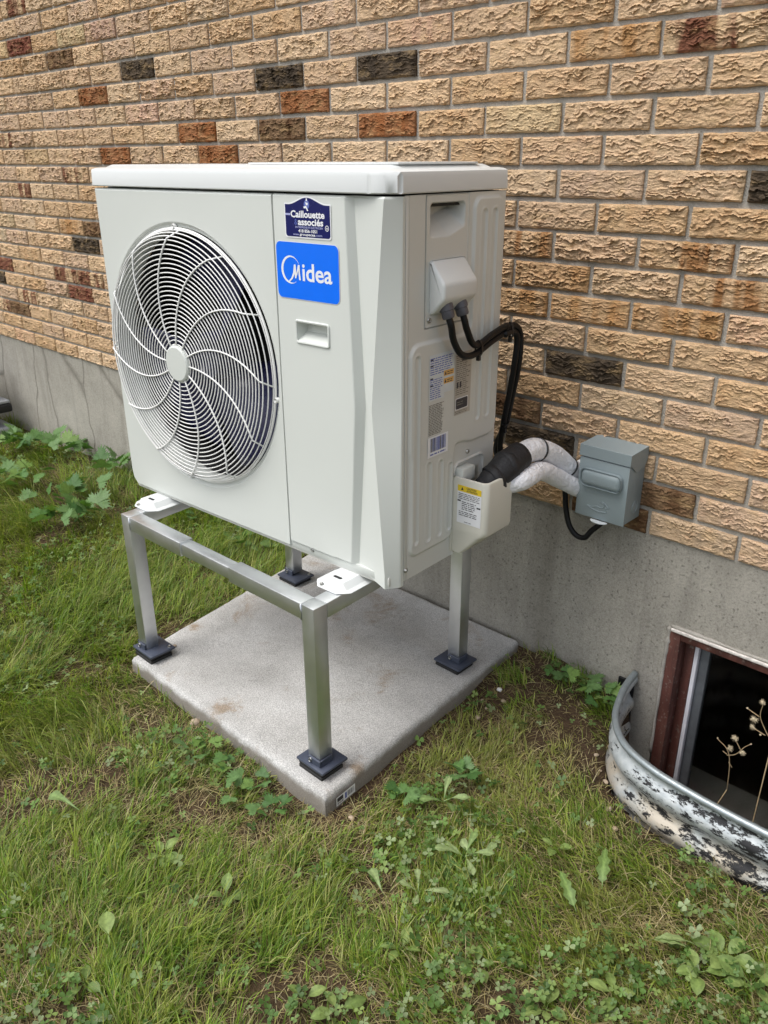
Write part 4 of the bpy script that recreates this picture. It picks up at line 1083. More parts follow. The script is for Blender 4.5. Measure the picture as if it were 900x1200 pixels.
lb.lines(0.008, 0.0095, 0.06, 0.003, 0.0055, 1, 1, 0.5, 0.0); lb.done('barcode_label', side)
# caution label on the valve cover (faces the front)
lb = Label((SX + 0.016, 0.1857, 0.088), FN, FV, [M['white_print'], M['yellow_print'], M['ink']])
lb.rect(0, 0, 0.062, 0.088, 0); lb.rect(0.0005, 0.0735, 0.0615, 0.0875, 1, 1); lb.poly([(0.009, 0.077), (0.016, 0.077), (0.0125, 0.0840)], 2, 2)
lb.text('CAUTION', 0.0235, 0.0812, 0.0042, 2, 2, 0.025, 0.02); lb.text('ATTENTION', 0.0235, 0.0755, 0.0042, 2, 2, 0.028, 0.02)
lb.lines(0.003, 0.0715, 0.060, 0.055, 0.0038, 2, 1, 0.38, 0.1); lb.rect(0.001, 0.0500, 0.0095, 0.0535, 2, 2); lb.rect(0.051, 0.0430, 0.0605, 0.0465, 2, 2)
lb.lines(0.012, 0.0535, 0.049, 0.030, 0.0042, 2, 1, 0.42, 0.2); lb.lines(0.005, 0.030, 0.056, 0.014, 0.0040, 2, 1, 0.42, 0.15); lb.lines(0.020, 0.008, 0.038, 0.003, 0.0042, 2, 1, 0.3)
lb.done('caution_label', vcv)

# ------------------------------------------------------------------ disconnect box
disc = thing('disconnect_box', 'small grey metal disconnect box with embossed bird, fixed low on the brick wall', 'electrical box', (0, 0, 0.522))
DX0, DX1, DY, DZ0, DZ1 = -0.066, 0.062, -0.082, 0.0, 0.176
b = bmesh.new(); box(b, (DX0 + 0.002, DY + 0.004, DZ0 + 0.002), (DX1 - 0.002, -0.002, DZ1 - 0.003), 0.0015, 2); body = bm_obj('enclosure', b, M['box_grey'], disc, False, 40)
b = bmesh.new(); box(b, (DX0, DY, DZ0), (DX1, DY + 0.0036, DZ1 - 0.030), 0.001, 2); door = bm_obj('front_cover', b, M['box_grey'], disc, False, 40)
b = bmesh.new()      # cap that laps over the front and sides, its side flaps cut to a point
prism(b, [(DY - 0.002, DZ1 - 0.027), (DY - 0.002, DZ1), (-0.001, DZ1 + 0.003), (-0.001, DZ1 - 0.028), (-0.014, DZ1 - 0.044), (-0.052, DZ1 - 0.048), (DY + 0.004, DZ1 - 0.027)], 0, DX1 + 0.0002, DX1 + 0.0016)
prism(b, [(DY - 0.002, DZ1 - 0.027), (DY - 0.002, DZ1), (-0.001, DZ1 + 0.003), (-0.001, DZ1 - 0.028), (-0.014, DZ1 - 0.044), (-0.052, DZ1 - 0.048), (DY + 0.004, DZ1 - 0.027)], 0, DX0 - 0.0016, DX0 - 0.0002)
prism(b, [(DY - 0.0022, DZ1 - 0.0272), (DY - 0.0022, DZ1 + 0.0006), (-0.0008, DZ1 + 0.0036), (-0.0008, DZ1 + 0.0022), (DY - 0.0006, DZ1 - 0.0012), (DY - 0.0006, DZ1 - 0.0272)], 0, DX0 - 0.0018, DX1 + 0.0018, 0.0006, 1)
bm_obj("cap", b, M["box_grey"], disc, False, 40)
b = bmesh.new(); box(b, (-0.054, DY - 0.016, 0.082), (0.050, DY - 0.0002, 0.124), 0.0135, 4); bm_obj('raised_handle_boss', b, M['box_grey'], door, False, 50)
# embossed running bird outline, a thin raised bead
bird = [(-0.036, 0.029), (-0.024, 0.028), (-0.010, 0.033), (0.002, 0.031), (0.008, 0.036), (0.010, 0.042), (0.004, 0.043), (-0.003, 0.0455), (0.004, 0.0465), (0.011, 0.0445), (0.016, 0.038), (0.022, 0.036), (0.014, 0.034), (0.012, 0.029), (0.016, 0.024), (0.013, 0.0225), (-0.004, 0.0205), (-0.020, 0.0225), (-0.036, 0.029)]
b = bmesh.new(); tube(b, [(u, DY - 0.0003, v) for u, v in bird], 0.0013, 6, False); bm_obj('bird_emblem', b, M['box_grey'], door)
for (y, z, r) in ((-0.032, 0.036, 0.0135),):
    b = bmesh.new(); lathe(b, [(r - 0.0008, 0.0002), (r, 0.0012), (r + 0.0012, 0.0012), (r + 0.002, 0.0002)], (DX1 - 0.002, y, z), (1, 0, 0), 28)
    lathe(b, [(0, 0.0006), (r - 0.004, 0.0006), (r - 0.003, 0.0)], (DX1 - 0.002, y, z), (1, 0, 0), 28); bm_obj('knockout', b, M['box_grey'], disc, False, 40)
b = bmesh.new(); pts = [(0.0 + 0.022 * math.cos(math.radians(a)), DY - 0.001 - 0.014 * math.sin(math.radians(a))) for a in range(0, 181, 15)]
prism(b, pts, 2, -0.0045, -0.0015, 0.0005, 1); bm_obj('lock_hasp', b, M['pale_label'], disc, False, 40)
b = bmesh.new(); lathe(b, [(0.013, 0), (0.013, 0.008), (0.0105, 0.011), (0.0105, 0.020), (0.0, 0.020)], (-0.014, -0.045, 0.003), (0, 0, -1), 18); bm_obj('cable_gland', b, M['gland'], disc, False, 40)

# ------------------------------------------------------------------ refrigerant lines
def unit_pt(lx, ly, lz):
    c, s_ = math.cos(UROT), math.sin(UROT); ly += YO; return Vector((UX + c * lx - s_ * ly, UY + s_ * lx + c * ly, UZ + lz))
def wrinkle(seed, amp):
    def f(i, k): return amp * (vnoise(np.array(i * 0.55 + seed), np.array(math.cos(k * 0.6) * 2.2 + seed), seed) - 0.5) + amp * 0.5 * (vnoise(np.array(i * 1.3), np.array(k * 1.0), seed + 3) - 0.5)
    return f
v0 = unit_pt(SX + 0.045, 0.240, 0.14)
up_pts = [v0, px(577, 563, 1, -0.360), px(600, 541, 1, -0.300), px(624, 527, 1, -0.220), px(648, 533, 1, -0.135), px(668, 549, 1, -0.065), px(692, 558, 1, 0.03)]
upc = catmull(up_pts, 8); cut = int(len(upc) * 0.40)
l1 = thing('upper_refrigerant_line', 'thicker white wrapped pipe with black foam sleeve arching from the valve cover to the wall', 'pipe', tuple(upc[0]))
def sub(pts, o): return [Vector(p) - o.location for p in pts]
b = bmesh.new(); tube(b, sub(upc[cut - 1:], l1), lambda t: 0.0265 - 0.003 * t, 18, True, 0, wrinkle(3, 0.07)); bm_obj('white_wrap', b, M['wrap'], l1)
b = bmesh.new(); tube(b, sub(upc[:cut + 1], l1), lambda t: 0.022 + 0.0105 * min(1, t * 1.5) + (0.0014 if int(t * 4.6) % 2 else 0), 18, True, 0, wrinkle(9, 0.06)); fo = bm_obj('foam_sleeve', b, M['foam'], l1)
for t0 in (0.30, 0.52, 0.78):
    i0 = int(cut * t0); b = bmesh.new(); c = upc[i0]; d = (upc[i0 + 1] - upc[i0 - 1]).normalized(); rr = 0.022 + 0.0105 * min(1, t0 * 1.5)
    lathe(b, [(rr, -0.010), (rr + 0.0028, -0.008), (rr + 0.0028, 0.008), (rr, 0.010)], c - l1.location, (d + Vector((0.12, 0, -0.2))).normalized(), 20); bm_obj('tape_band', b, M['foam'], fo)
def band(parent, pts, i0, r, w=0.0022):
    c = Vector(pts[i0]); d = (Vector(pts[i0 + 1]) - Vector(pts[i0 - 1])).normalized(); b = bmesh.new()
    lathe(b, [(r - 0.004, -w), (r + 0.0012, -w), (r + 0.0018, 0), (r + 0.0012, w), (r - 0.004, w)], c - parent.location, d, 22)
    bm_obj('cable_tie', b, M['tie'], parent)
band(l1, upc, cut + 7, 0.0268); band(l1, upc, int(len(upc) * 0.80), 0.0250)
low_pts = [unit_pt(SX + 0.060, 0.262, 0.10), unit_pt(SX + 0.066, 0.285, 0.150), px(612, 563, 1, -0.300), px(633, 552, 1, -0.220), px(655, 561, 1, -0.130), px(679, 573, 1, -0.050), px(692, 575, 1, 0.03)]
lwc = catmull(low_pts, 8)
l2 = thing('lower_refrigerant_line', 'thinner all-white wrapped pipe running below the sleeved pipe into the wall', 'pipe', tuple(lwc[0]))
b = bmesh.new(); tube(b, sub(lwc, l2), lambda t: 0.0205 + 0.0015 * math.sin(t * 3), 18, True, 0, wrinkle(14, 0.06)); bm_obj('white_wrap', b, M['wrap'], l2)
b = bmesh.new(); lathe(b, [(0.0, -0.028), (0.020, -0.026), (0.032, -0.014), (0.040, 0.002), (0.042, 0.008)], Vector(up_pts[-1]) * 0.4 + Vector((-0.094, 0, 0.595)) * 0.6 + Vector((0, -0.014, 0)), (0, 1, 0), 20)
for v in b.verts: v.co += Vector((random.uniform(-1, 1), random.uniform(-1, 1), random.uniform(-1, 1))) * 0.0025
seal = bm_obj('wall_seal', b, M['white_bit'], None, True); tag(seal, 'lump of white sealant where the pipes enter the brick wall', 'sealant')

# ------------------------------------------------------------------ power cables
g1 = unit_pt(GL[0][1], GL[0][0], GL[0][2]); g2 = unit_pt(GL[1][1], GL[1][0], GL[1][2]); cR = Matrix.Rotation(UROT, 3, 'Z'); gd = cR @ GDIR
tie_p = unit_pt(SX + 0.030, 0.223, 0.463)
def cable(name, label, pts, r, seed):
    o = thing(name, label, 'cable', tuple(pts[0])); b = bmesh.new(); tube(b, sub(catmull(pts, 9), o), r, 10); bm_obj('jacket', b, M['cable'], o); return o
cA = [g1 + gd * 0.012, g1 + gd * 0.034, unit_pt(SX + 0.028, 0.138, 0.492), unit_pt(SX + 0.030, 0.158, 0.464), unit_pt(SX + 0.030, 0.188, 0.453), tie_p + Vector((0, 0, -0.007)), unit_pt(SX + 0.030, 0.270, 0.470), unit_pt(SX + 0.028, 0.322, 0.480),
      px(592, 392, 1, -0.300), px(601, 388, 1, -0.265), px(606, 397, 1, -0.250), px(603, 425, 1, -0.250), px(597, 460, 1, -0.245), px(590, 495, 1, -0.235), px(586, 522, 1, -0.215), px(589, 540, 1, -0.190), px(600, 548, 1, -0.15), px(625, 556, 1, -0.09), px(650, 560, 1, -0.06),
      px(661, 570, 1, -0.058), px(663, 595, 1, -0.058), px(667, 615, 1, -0.058), px(675, 627, 1, -0.055), px(685, 630, 1, -0.053), px(693, 622, 1, -0.050), (-0.014, -0.045, 0.498), (-0.014, -0.045, 0.522)]
ca = cable('power_cable', 'black cable from the hood gland nearer the front panel, looping on under the disconnect box', cA, 0.0068, 1)
cB = [g2 + gd * 0.012, g2 + gd * 0.030, unit_pt(SX + 0.030, 0.178, 0.508), unit_pt(SX + 0.032, 0.196, 0.478), tie_p + Vector((0, 0, 0.008)), unit_pt(SX + 0.031, 0.268, 0.484), unit_pt(SX + 0.029, 0.322, 0.494),
      px(592, 385, 1, -0.293), px(603, 381, 1, -0.258), px(610, 393, 1, -0.236), px(608, 425, 1, -0.236), px(601, 460, 1, -0.231), px(593, 495, 1, -0.221), px(582, 520, 1, -0.200), px(584, 536, 1, -0.170), px(600, 548, 1, -0.12), px(640, 560, 1, -0.05), px(668, 560, 1, -0.012), px(680, 560, 1, 0.03)]
cb_ = cable('power_cable', 'black cable from the hood gland nearer the wall, running down behind the pipes', cB, 0.0068, 2)
def tie_at(c, d, rx, label):
    o = thing('cable_tie', label, 'cable tie', tuple(c)); d = Vector(d).normalized(); b = bmesh.new()
    N = Vector((0, 0, 1)); N = (N - d * N.dot(d)).normalized(); B = d.cross(N); R0 = []
    for k in range(20):
        a = 2 * math.pi * k / 20; p = N * math.cos(a) * rx + B * math.sin(a) * 0.0085
        R0.append([b.verts.new(p * s_ + d * w) for s_, w in ((1, -0.0022), (1.12, -0.0022), (1.12, 0.0022), (1, 0.0022))])
    for k in range(20):
        for j in range(4): b.faces.new((R0[k][j], R0[(k + 1) % 20][j], R0[(k + 1) % 20][(j + 1) % 4], R0[k][(j + 1) % 4]))
    bm_obj('strap', b, M['tie'], o)
    b = bmesh.new(); box(b, (-0.004, -0.004, -rx - 0.010), (0.004, 0.004, -rx + 0.001), 0.001, 1); bm_obj('buckle', b, M['tie'], o)
tie_at(tie_p, cR @ Vector((0, 1, 0.1)), 0.0155, 'black cable tie binding the two cables against the side panel')
p_ = (Vector(px(599, 389, 1, -0.275)) + Vector(px(598, 384, 1, -0.27))) / 2
tie_at(p_, (0.35, 1, 0.1), 0.0155, 'black cable tie at the top of the bend beside the bricks')
p_ = (Vector(px(591, 495, 1, -0.235)) + Vector(px(593, 495, 1, -0.221))) / 2
tie_at(p_, (-0.1, 0.15, -1), 0.0150, 'black cable tie low on the hanging cables above the foam sleeve')

# ------------------------------------------------------------------ basement window
win = thing('basement_window', 'old brown wood basement window half below ground in the foundation', 'window', (0.58, 0.05, wz0))
WO2 = win.location
def wpart(name, c0, c1, mat, parent=win, bev=0.0015):
    b = bmesh.new(); box(b, tuple(Vector(c0) - WO2), tuple(Vector(c1) - WO2), bev, 2); return bm_obj(name, b, mat, parent, False, 40)
fx0, fx1, fz0, fz1 = 0.177, 0.980, -0.295, 0.257
for nm, a, b_ in (('jamb', (fx0, 0.001, fz0), (fx0 + 0.027, 0.085, fz1)), ('jamb', (fx1 - 0.027, 0.001, fz0), (fx1, 0.085, fz1)),
                  ('head', (fx0 + 0.0272, 0.002, fz1 - 0.022), (fx1 - 0.0272, 0.085, fz1)), ('sill', (fx0 + 0.0272, -0.01, fz0), (fx1 - 0.0272, 0.085, fz0 + 0.03))):
    wpart(nm, a, b_, M['wood'])
wpart('stop', (fx0 + 0.0274, 0.042, fz0 + 0.03), (fx0 + 0.050, 0.083, fz1 - 0.0225), M['wood']); wpart('stop', (fx1 - 0.050, 0.042, fz0 + 0.03), (fx1 - 0.0274, 0.083, fz1 - 0.0225), M['wood'])
wpart('stop', (fx0 + 0.0505, 0.042, fz1 - 0.040), (fx1 - 0.0505, 0.083, fz1 - 0.0225), M['wood'])
wpart('white_trim', (fx0 + 0.0505, 0.044, fz0 + 0.03), (fx0 + 0.0605, 0.060, fz1 - 0.0405), M['vinyl'])
wpart('flaking_edge', (fx0 + 0.003, -0.006, fz1 - 0.001), (fx1, 0.0015, fz1 + 0.007), M['old_white'], win, 0.0025)
wpart('sash_stile', (fx0 + 0.0608, 0.058, fz0 + 0.03), (fx0 + 0.083, 0.078, fz1 - 0.0405), M['alu']); wpart('sash_stile', (fx1 - 0.072, 0.058, fz0 + 0.03), (fx1 - 0.0505, 0.078, fz1 - 0.0405), M['alu'])
wpart('sash_rail', (fx0 + 0.0832, 0.058, fz1 - 0.056), (fx1 - 0.0722, 0.078, fz1 - 0.0407), M['alu']); wpart('sash_rail', (fx0 + 0.0832, 0.058, fz0 + 0.0302), (fx1 - 0.0722, 0.078, fz0 + 0.05), M['alu'])
wpart('pane', (fx0 + 0.0832, 0.066, fz0 + 0.0502), (fx1 - 0.0722, 0.069, fz1 - 0.0562), M['glass'], win, 0)
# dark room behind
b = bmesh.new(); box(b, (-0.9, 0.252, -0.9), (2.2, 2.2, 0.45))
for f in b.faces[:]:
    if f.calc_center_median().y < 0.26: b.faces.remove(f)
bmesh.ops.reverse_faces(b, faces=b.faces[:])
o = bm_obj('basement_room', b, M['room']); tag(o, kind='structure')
# crumbling mortar round the frame
def rough_strip(name, pts, r, mat, label, cat, seed):
    b = bmesh.new(); pts = catmull(pts, 10); tube(b, pts, lambda t: r * (0.5 + 0.9 * float(vnoise(np.array(t * 24), np.array(seed * 1.0), seed))), 7, True, 0, wrinkle(seed, 0.7)); o = bm_obj(name, b, mat); return tag(o, label, cat)
rough_strip('mortar_bead', [(fx0 - 0.004, 0.004, -0.12), (fx0 - 0.005, 0.005, 0.05), (fx0 - 0.004, 0.004, 0.18), (fx0 - 0.002, 0.004, 0.262)], 0.006, M['mortar'], 'crumbling mortar bead down the left side of the basement window frame', 'mortar', 4)
rough_strip('mortar_bead', [(fx0, 0.003, 0.267), (0.35, 0.004, 0.266), (0.6, 0.004, 0.267), (0.98, 0.004, 0.266)], 0.004, M['mortar'], 'thin mortar bead along the top of the basement window frame', 'mortar', 6)

# ------------------------------------------------------------------ window well
well = thing('window_well', 'curved corrugated galvanised window well with peeling black coating', 'window well', (WELL_XC, -0.15, -0.05))
def make_well():
    b = bmesh.new(); zs = np.linspace(0.088, -0.34, 60); n = len(WELL_C); R = []
    nor = []
    for i in range(n):
        p, q_ = WELL_C[max(i - 1, 0)], WELL_C[min(i + 1, n - 1)]; d = Vector((q_[0] - p[0], q_[1] - p[1])).normalized(); nor.append((d.y, -d.x))
    for z in zs:
        t = (0.088 - z) / 0.076; off = 0.0085 * math.cos(2 * math.pi * (t - 0.62)) - 0.0085 * 0.0
        row = []
        for i, (x, y) in enumerate(WELL_C):
            nx_, ny_ = nor[i]
            # outward is away from the centre of the well
            s_ = 1 if (nx_ * (x - WELL_XC) + ny_ * (y + 0.05)) > 0 else -1
            row.append(b.verts.new((x + s_ * nx_ * off - WELL_XC, y + s_ * ny_ * off + 0.15, z + 0.05)))
        R.append(row)
    for a, c in zip(R, R[1:]):
        for i in range(n - 1): f = b.faces.new((a[i], a[i + 1], c[i + 1], c[i])); f.smooth = True
    return bm_obj('corrugated_wall', b, M['well'], well)
o = make_well(); sd = o.modifiers.new('t', 'SOLIDIFY'); sd.thickness = 0.0022; sd.offset = 0
M['rim'] = plain('grey_zinc_rim', (0.30, 0.34, 0.36), 0.42, 0.55, 0.1, 60, 0.0005, 200)
b = bmesh.new(); tube(b, [(x - WELL_XC, y + 0.15, 0.0955 + 0.05) for x, y in WELL_C], 0.0085, 10); bm_obj('rolled_rim', b, M['rim'], well)
b = bmesh.new(); box(b, (0.062 - WELL_XC, -0.0035 + 0.15, -0.30), (0.106 - WELL_XC, 0.0035 + 0.15, 0.118), 0.001, 1); bm_obj('wall_flange', b, M['cable'], well)
b = bmesh.new(); box(b, (1.024 - WELL_XC, -0.0035 + 0.15, -0.30), (1.068 - WELL_XC, 0.0035 + 0.15, 0.118), 0.001, 1); bm_obj('wall_flange', b, M['cable'], well)

# dried weed standing in the well
weed = thing('dried_weed', 'dry branching weed with round seed heads in the window well', 'weed', (0.335, -0.13, -0.30))
WB = weed.location
def P3(u, v, y=-0.12): return Vector(px(u, v, 1, y)) - WB
stems = [[P3(852, 925), P3(855, 895), P3(852, 878), P3(841, 866)], [P3(852, 885), P3(862, 884), P3(872, 876), P3(880, 872)], [P3(868, 879), P3(864, 871), P3(861, 866)], [P3(854, 893), P3(858, 900)], [P3(852, 884), P3(847, 880)],
         [P3(905, 870), P3(898, 858), P3(891, 840), P3(894, 826)], [P3(897, 862), P3(886, 855), P3(880, 852)], [P3(890, 840), P3(880, 833), P3(876, 830)]]
b = bmesh.new(); tube(b, [Vector((0.03, 0.02, 0.0)), Vector((0.03, 0.015, 0.12)), P3(852, 925)], 0.0014, 6); main_stem = bm_obj('stem', b, M['straw_stem'], weed)
b = bmesh.new(); tube(b, [Vector((0.16, 0.02, 0.0)), Vector((0.14, 0.015, 0.15)), P3(905, 870)], 0.0014, 6); bm_obj('stem', b, M['straw_stem'], weed)
for st in stems: b = bmesh.new(); tube(b, catmull(st, 4), lambda t: 0.0013 - 0.0005 * t, 6); bm_obj('branch', b, M['straw_stem'], weed)
for (u, v, r) in ((861, 865, 0.0068), (856, 877, 0.0066), (870, 882, 0.006), (884, 843, 0.0075), (882, 852, 0.006), (894, 823, 0.006), (841, 865, 0.0025), (880, 872, 0.0025), (876, 830, 0.003), (891, 861, 0.003)):
    b = bmesh.new(); c = P3(u, v)
    bmesh.ops.create_icosphere(b, subdivisions=2, radius=r)
    for vv in b.verts: vv.co = vv.co * random.uniform(0.45, 0.95) + c
    if r > 0.005:
        for k in range(60):
            d = Vector((random.gauss(0, 1), random.gauss(0, 1), random.gauss(0, 1))).normalized(); sd_ = d.orthogonal().normalized() * 0.0004
            f = b.faces.new([b.verts.new(c + d * r * 0.6 + sd_), b.verts.new(c + d * r * 0.6 - sd_), b.verts.new(c + d * r * 1.45)])
    bm_obj('seed_head', b, M['seed'], weed)

# ------------------------------------------------------------------ dark appliance at the far end of the wall, mostly out of frame
mc = thing('garden_machine', 'black machine with a pale metal strip and hose, low beside the foundation', 'machine', (-3.52, -0.16, -0.02))
b = bmesh.new(); box(b, (-0.32, -0.10, 0.14), (0.165, 0.09, 0.185), 0.012, 3); bm_obj('body', b, M['machine'], mc, False, 40)
b = bmesh.new(); box(b, (-0.32, -0.105, 0.186), (0.155, 0.085, 0.200), 0.004, 2); bm_obj('top_strip', b, M['machine_metal'], mc, False, 40)
b = bmesh.new(); box(b, (-0.32, -0.05, 0.201), (0.085, 0.06, 0.34), 0.012, 3); bm_obj('motor_housing', b, M['machine'], mc, False, 40)
b = bmesh.new(); box(b, (-0.32, -0.09, 0.004), (0.19, 0.08, 0.075), 0.015, 3); bm_obj('base_tray', b, M['machine_metal'], mc, False, 40)
for x in (-0.10, 0.10): b = bmesh.new(); lathe(b, [(0, -0.02), (0.024, -0.02), (0.028, -0.012), (0.028, 0.012), (0.024, 0.02), (0, 0.02)], (x, -0.105, 0.105), (0, 1, 0), 20); bm_obj('roller', b, M['machine'], mc, False, 40)
b = bmesh.new(); tube(b, catmull([(0.12, -0.06, 0.16), (0.19, -0.07, 0.15), (0.225, -0.07, 0.11), (0.245, -0.07, 0.06), (0.25, -0.07, 0.01)], 8), 0.010, 10); bm_obj('hose', b, M['machine'], mc)

# ------------------------------------------------------------------ lawn
def flow_angle(x, y):
    return 2 * math.pi * (fbm(x * 0.9 + 3.1, y * 0.9, 101, 2) * 1.5) + 1.6 * (fbm(x * 5, y * 5, 111, 2) - 0.5)
def blades(name, X, Y, Zg, length, width, ang, lean0, curl, col, mat, kind_label=None):
    n = len(X); seg = 3
    dirx, diry = np.cos(ang), np.sin(ang); sx, sy = -diry, dirx
    th = lean0.copy(); px_, py_, pz_ = X.copy(), Y.copy(), Zg - 0.004
    V = np.zeros((n, 7, 3), np.float32); tip = 1.0
    tw = rng.normal(0, 0.5, n); cs, sn = np.cos(tw), np.sin(tw)
    for s in range(seg + 1):
        w = width * (1 - 0.25 * s) if s else width * 0.8
        ox, oy, oz = sx * cs * w, sy * cs * w, sn * w * 0.6
        if s < seg:
            V[:, 2 * s, 0], V[:, 2 * s, 1], V[:, 2 * s, 2] = px_ - ox, py_ - oy, pz_ - oz
            V[:, 2 * s + 1, 0], V[:, 2 * s + 1, 1], V[:, 2 * s + 1, 2] = px_ + ox, py_ + oy, pz_ + oz
            sl = length / seg
            px_ = px_ + sl * np.sin(th) * dirx; py_ = py_ + sl * np.sin(th) * diry; pz_ = pz_ + sl * np.cos(th)
            pz_ = np.maximum(pz_, Zg + 0.003)
            th = th + curl
        else:
            V[:, 6, 0], V[:, 6, 1], V[:, 6, 2] = px_, py_, pz_
    V[:, :, 1] = np.minimum(V[:, :, 1], 0.002)
    base = (np.arange(n) * 7)[:, None]
    T = np.array([[0, 1, 3], [0, 3, 2], [2, 3, 5], [2, 5, 4], [4, 5, 6]])
    F = (base[:, :, None] + T[None]).reshape(-1, 3)
    me = fast_mesh(name, V.reshape(-1, 3), F); c = np.repeat(col, 7, 0)
    set_col(me, c); me.shade_smooth()
    return mesh_obj(name, me, mat)
def scatter(n, x0, x1, y0, y1):
    return rng.uniform(x0, x1, n), rng.uniform(y0, y1, n)
def density_keep(X, Y, near):
    u, v, z = proj(np.stack([X, Y, np.zeros_like(X)], -1))
    inside = (z > 0.1) & (u > -90) & (u < 990) & (v > 300) & (v < 1330)
    d = np.hypot(np.hypot(X - CAM[0], Y - CAM[1]), CAM[2])
    p = np.clip((2.0 / d) ** 1.5, 0.10, 1.0) * np.where(inside, 1.0, 0.12)
    return p * near
def lawn(n, per, length_rng, width_rng, palette, name, dry=False, flat=0.0, sig=0.010):
    """blades grow in tufts: n tufts of `per` blades that share a lean"""
    X, Y = scatter(n, -5.5, 1.7, -2.3, 0.0)
    keep = rng.random(n) < density_keep(X, Y, 1.0); X, Y = X[keep], Y[keep]
    tall = np.clip(0.56 + 0.58 * sstep(-0.35, -1.1, X) + 0.9 * (fbm(X * 3.2, Y * 3.2, 57, 2) - 0.5), 0.42, 1.45) * rng.uniform(0.75, 1.2, len(X))
    tang = flow_angle(X, Y) + rng.normal(0, 0.45, len(X)); tcol = rng.uniform(0.72, 1.3, len(X)); tk = rng.integers(0, len(palette), len(X))
    X0, Y0, tall, tang, tcol, tk = (np.repeat(a_, per) for a_ in (X, Y, tall, tang, tcol, tk))
    dx, dy = rng.normal(0, sig, len(X0)), rng.normal(0, sig, len(X0)); X, Y = X0 + dx, np.minimum(Y0 + dy, -0.003)
    Z, wd, sd = ground_h(X, Y); so = soil_mask(X, Y, wd, sd)
    ok = (wd > 0.010) & (sd > 0.004) & (rng.random(len(X)) > so * (0.95 if not dry else 0.3))
    if not dry: ok &= rng.random(len(X)) < 0.35 + 0.9 * sstep(0.30, 0.5, fbm(X * 11, Y * 11, 201, 2))
    X, Y, Z, so, tall, tang, tcol, tk, dx, dy = (a_[ok] for a_ in (X, Y, Z, so, tall, tang, tcol, tk, dx, dy)); k = len(X)
    L = rng.uniform(*length_rng, k) * (tall if not dry else 1) * (1 - 0.4 * so)
    vx, vy = np.cos(tang) + dx / sig * 0.38, np.sin(tang) + dy / sig * 0.38
    ang = np.arctan2(vy, vx) + rng.normal(0, 0.42 if not dry else 1.2, k)
    lean = np.clip(rng.normal(0.50 + flat, 0.30, k), 0.02, 1.5); curl = np.clip(rng.normal(0.45, 0.22, k), 0.0, 1.0)
    W = rng.uniform(*width_rng, k)
    pal = np.array(palette); pick = np.where(rng.random(k) < 0.6, tk, rng.integers(0, len(pal), k)); col = pal[pick]
    patch = fbm(X * 2.4, Y * 2.4, 311, 3)[:, None]
    if not dry:
        yel = sstep(0.50, 0.72, patch); col = col * (1 - yel * 0.5) + np.array([0.33, 0.31, 0.09]) * yel * 0.5
    col = col * tcol[:, None] * rng.uniform(0.82, 1.18, (k, 1))
    return blades(name, X, Y, Z, L, W, ang, lean, curl, col, M['grass'])
GREENS = [(0.150, 0.255, 0.024), (0.205, 0.310, 0.036), (0.098, 0.185, 0.022), (0.285, 0.355, 0.058), (0.175, 0.245, 0.046), (0.36, 0.375, 0.12), (0.25, 0.300, 0.044)]
g = lawn(42000, 12, (0.050, 0.120), (0.0009, 0.0019), GREENS, 'lawn_grass'); tag(g, 'fine green lawn grass lying in combed tufts', 'grass', kind='stuff')
g = lawn(74000, 4, (0.030, 0.090), (0.0007, 0.0013), [(0.40, 0.32, 0.16), (0.50, 0.42, 0.24), (0.30, 0.23, 0.11), (0.36, 0.33, 0.15)], 'dry_grass', True, 0.75, 0.02); tag(g, 'straw coloured dry grass clippings scattered through the lawn', 'dry grass', kind='stuff')

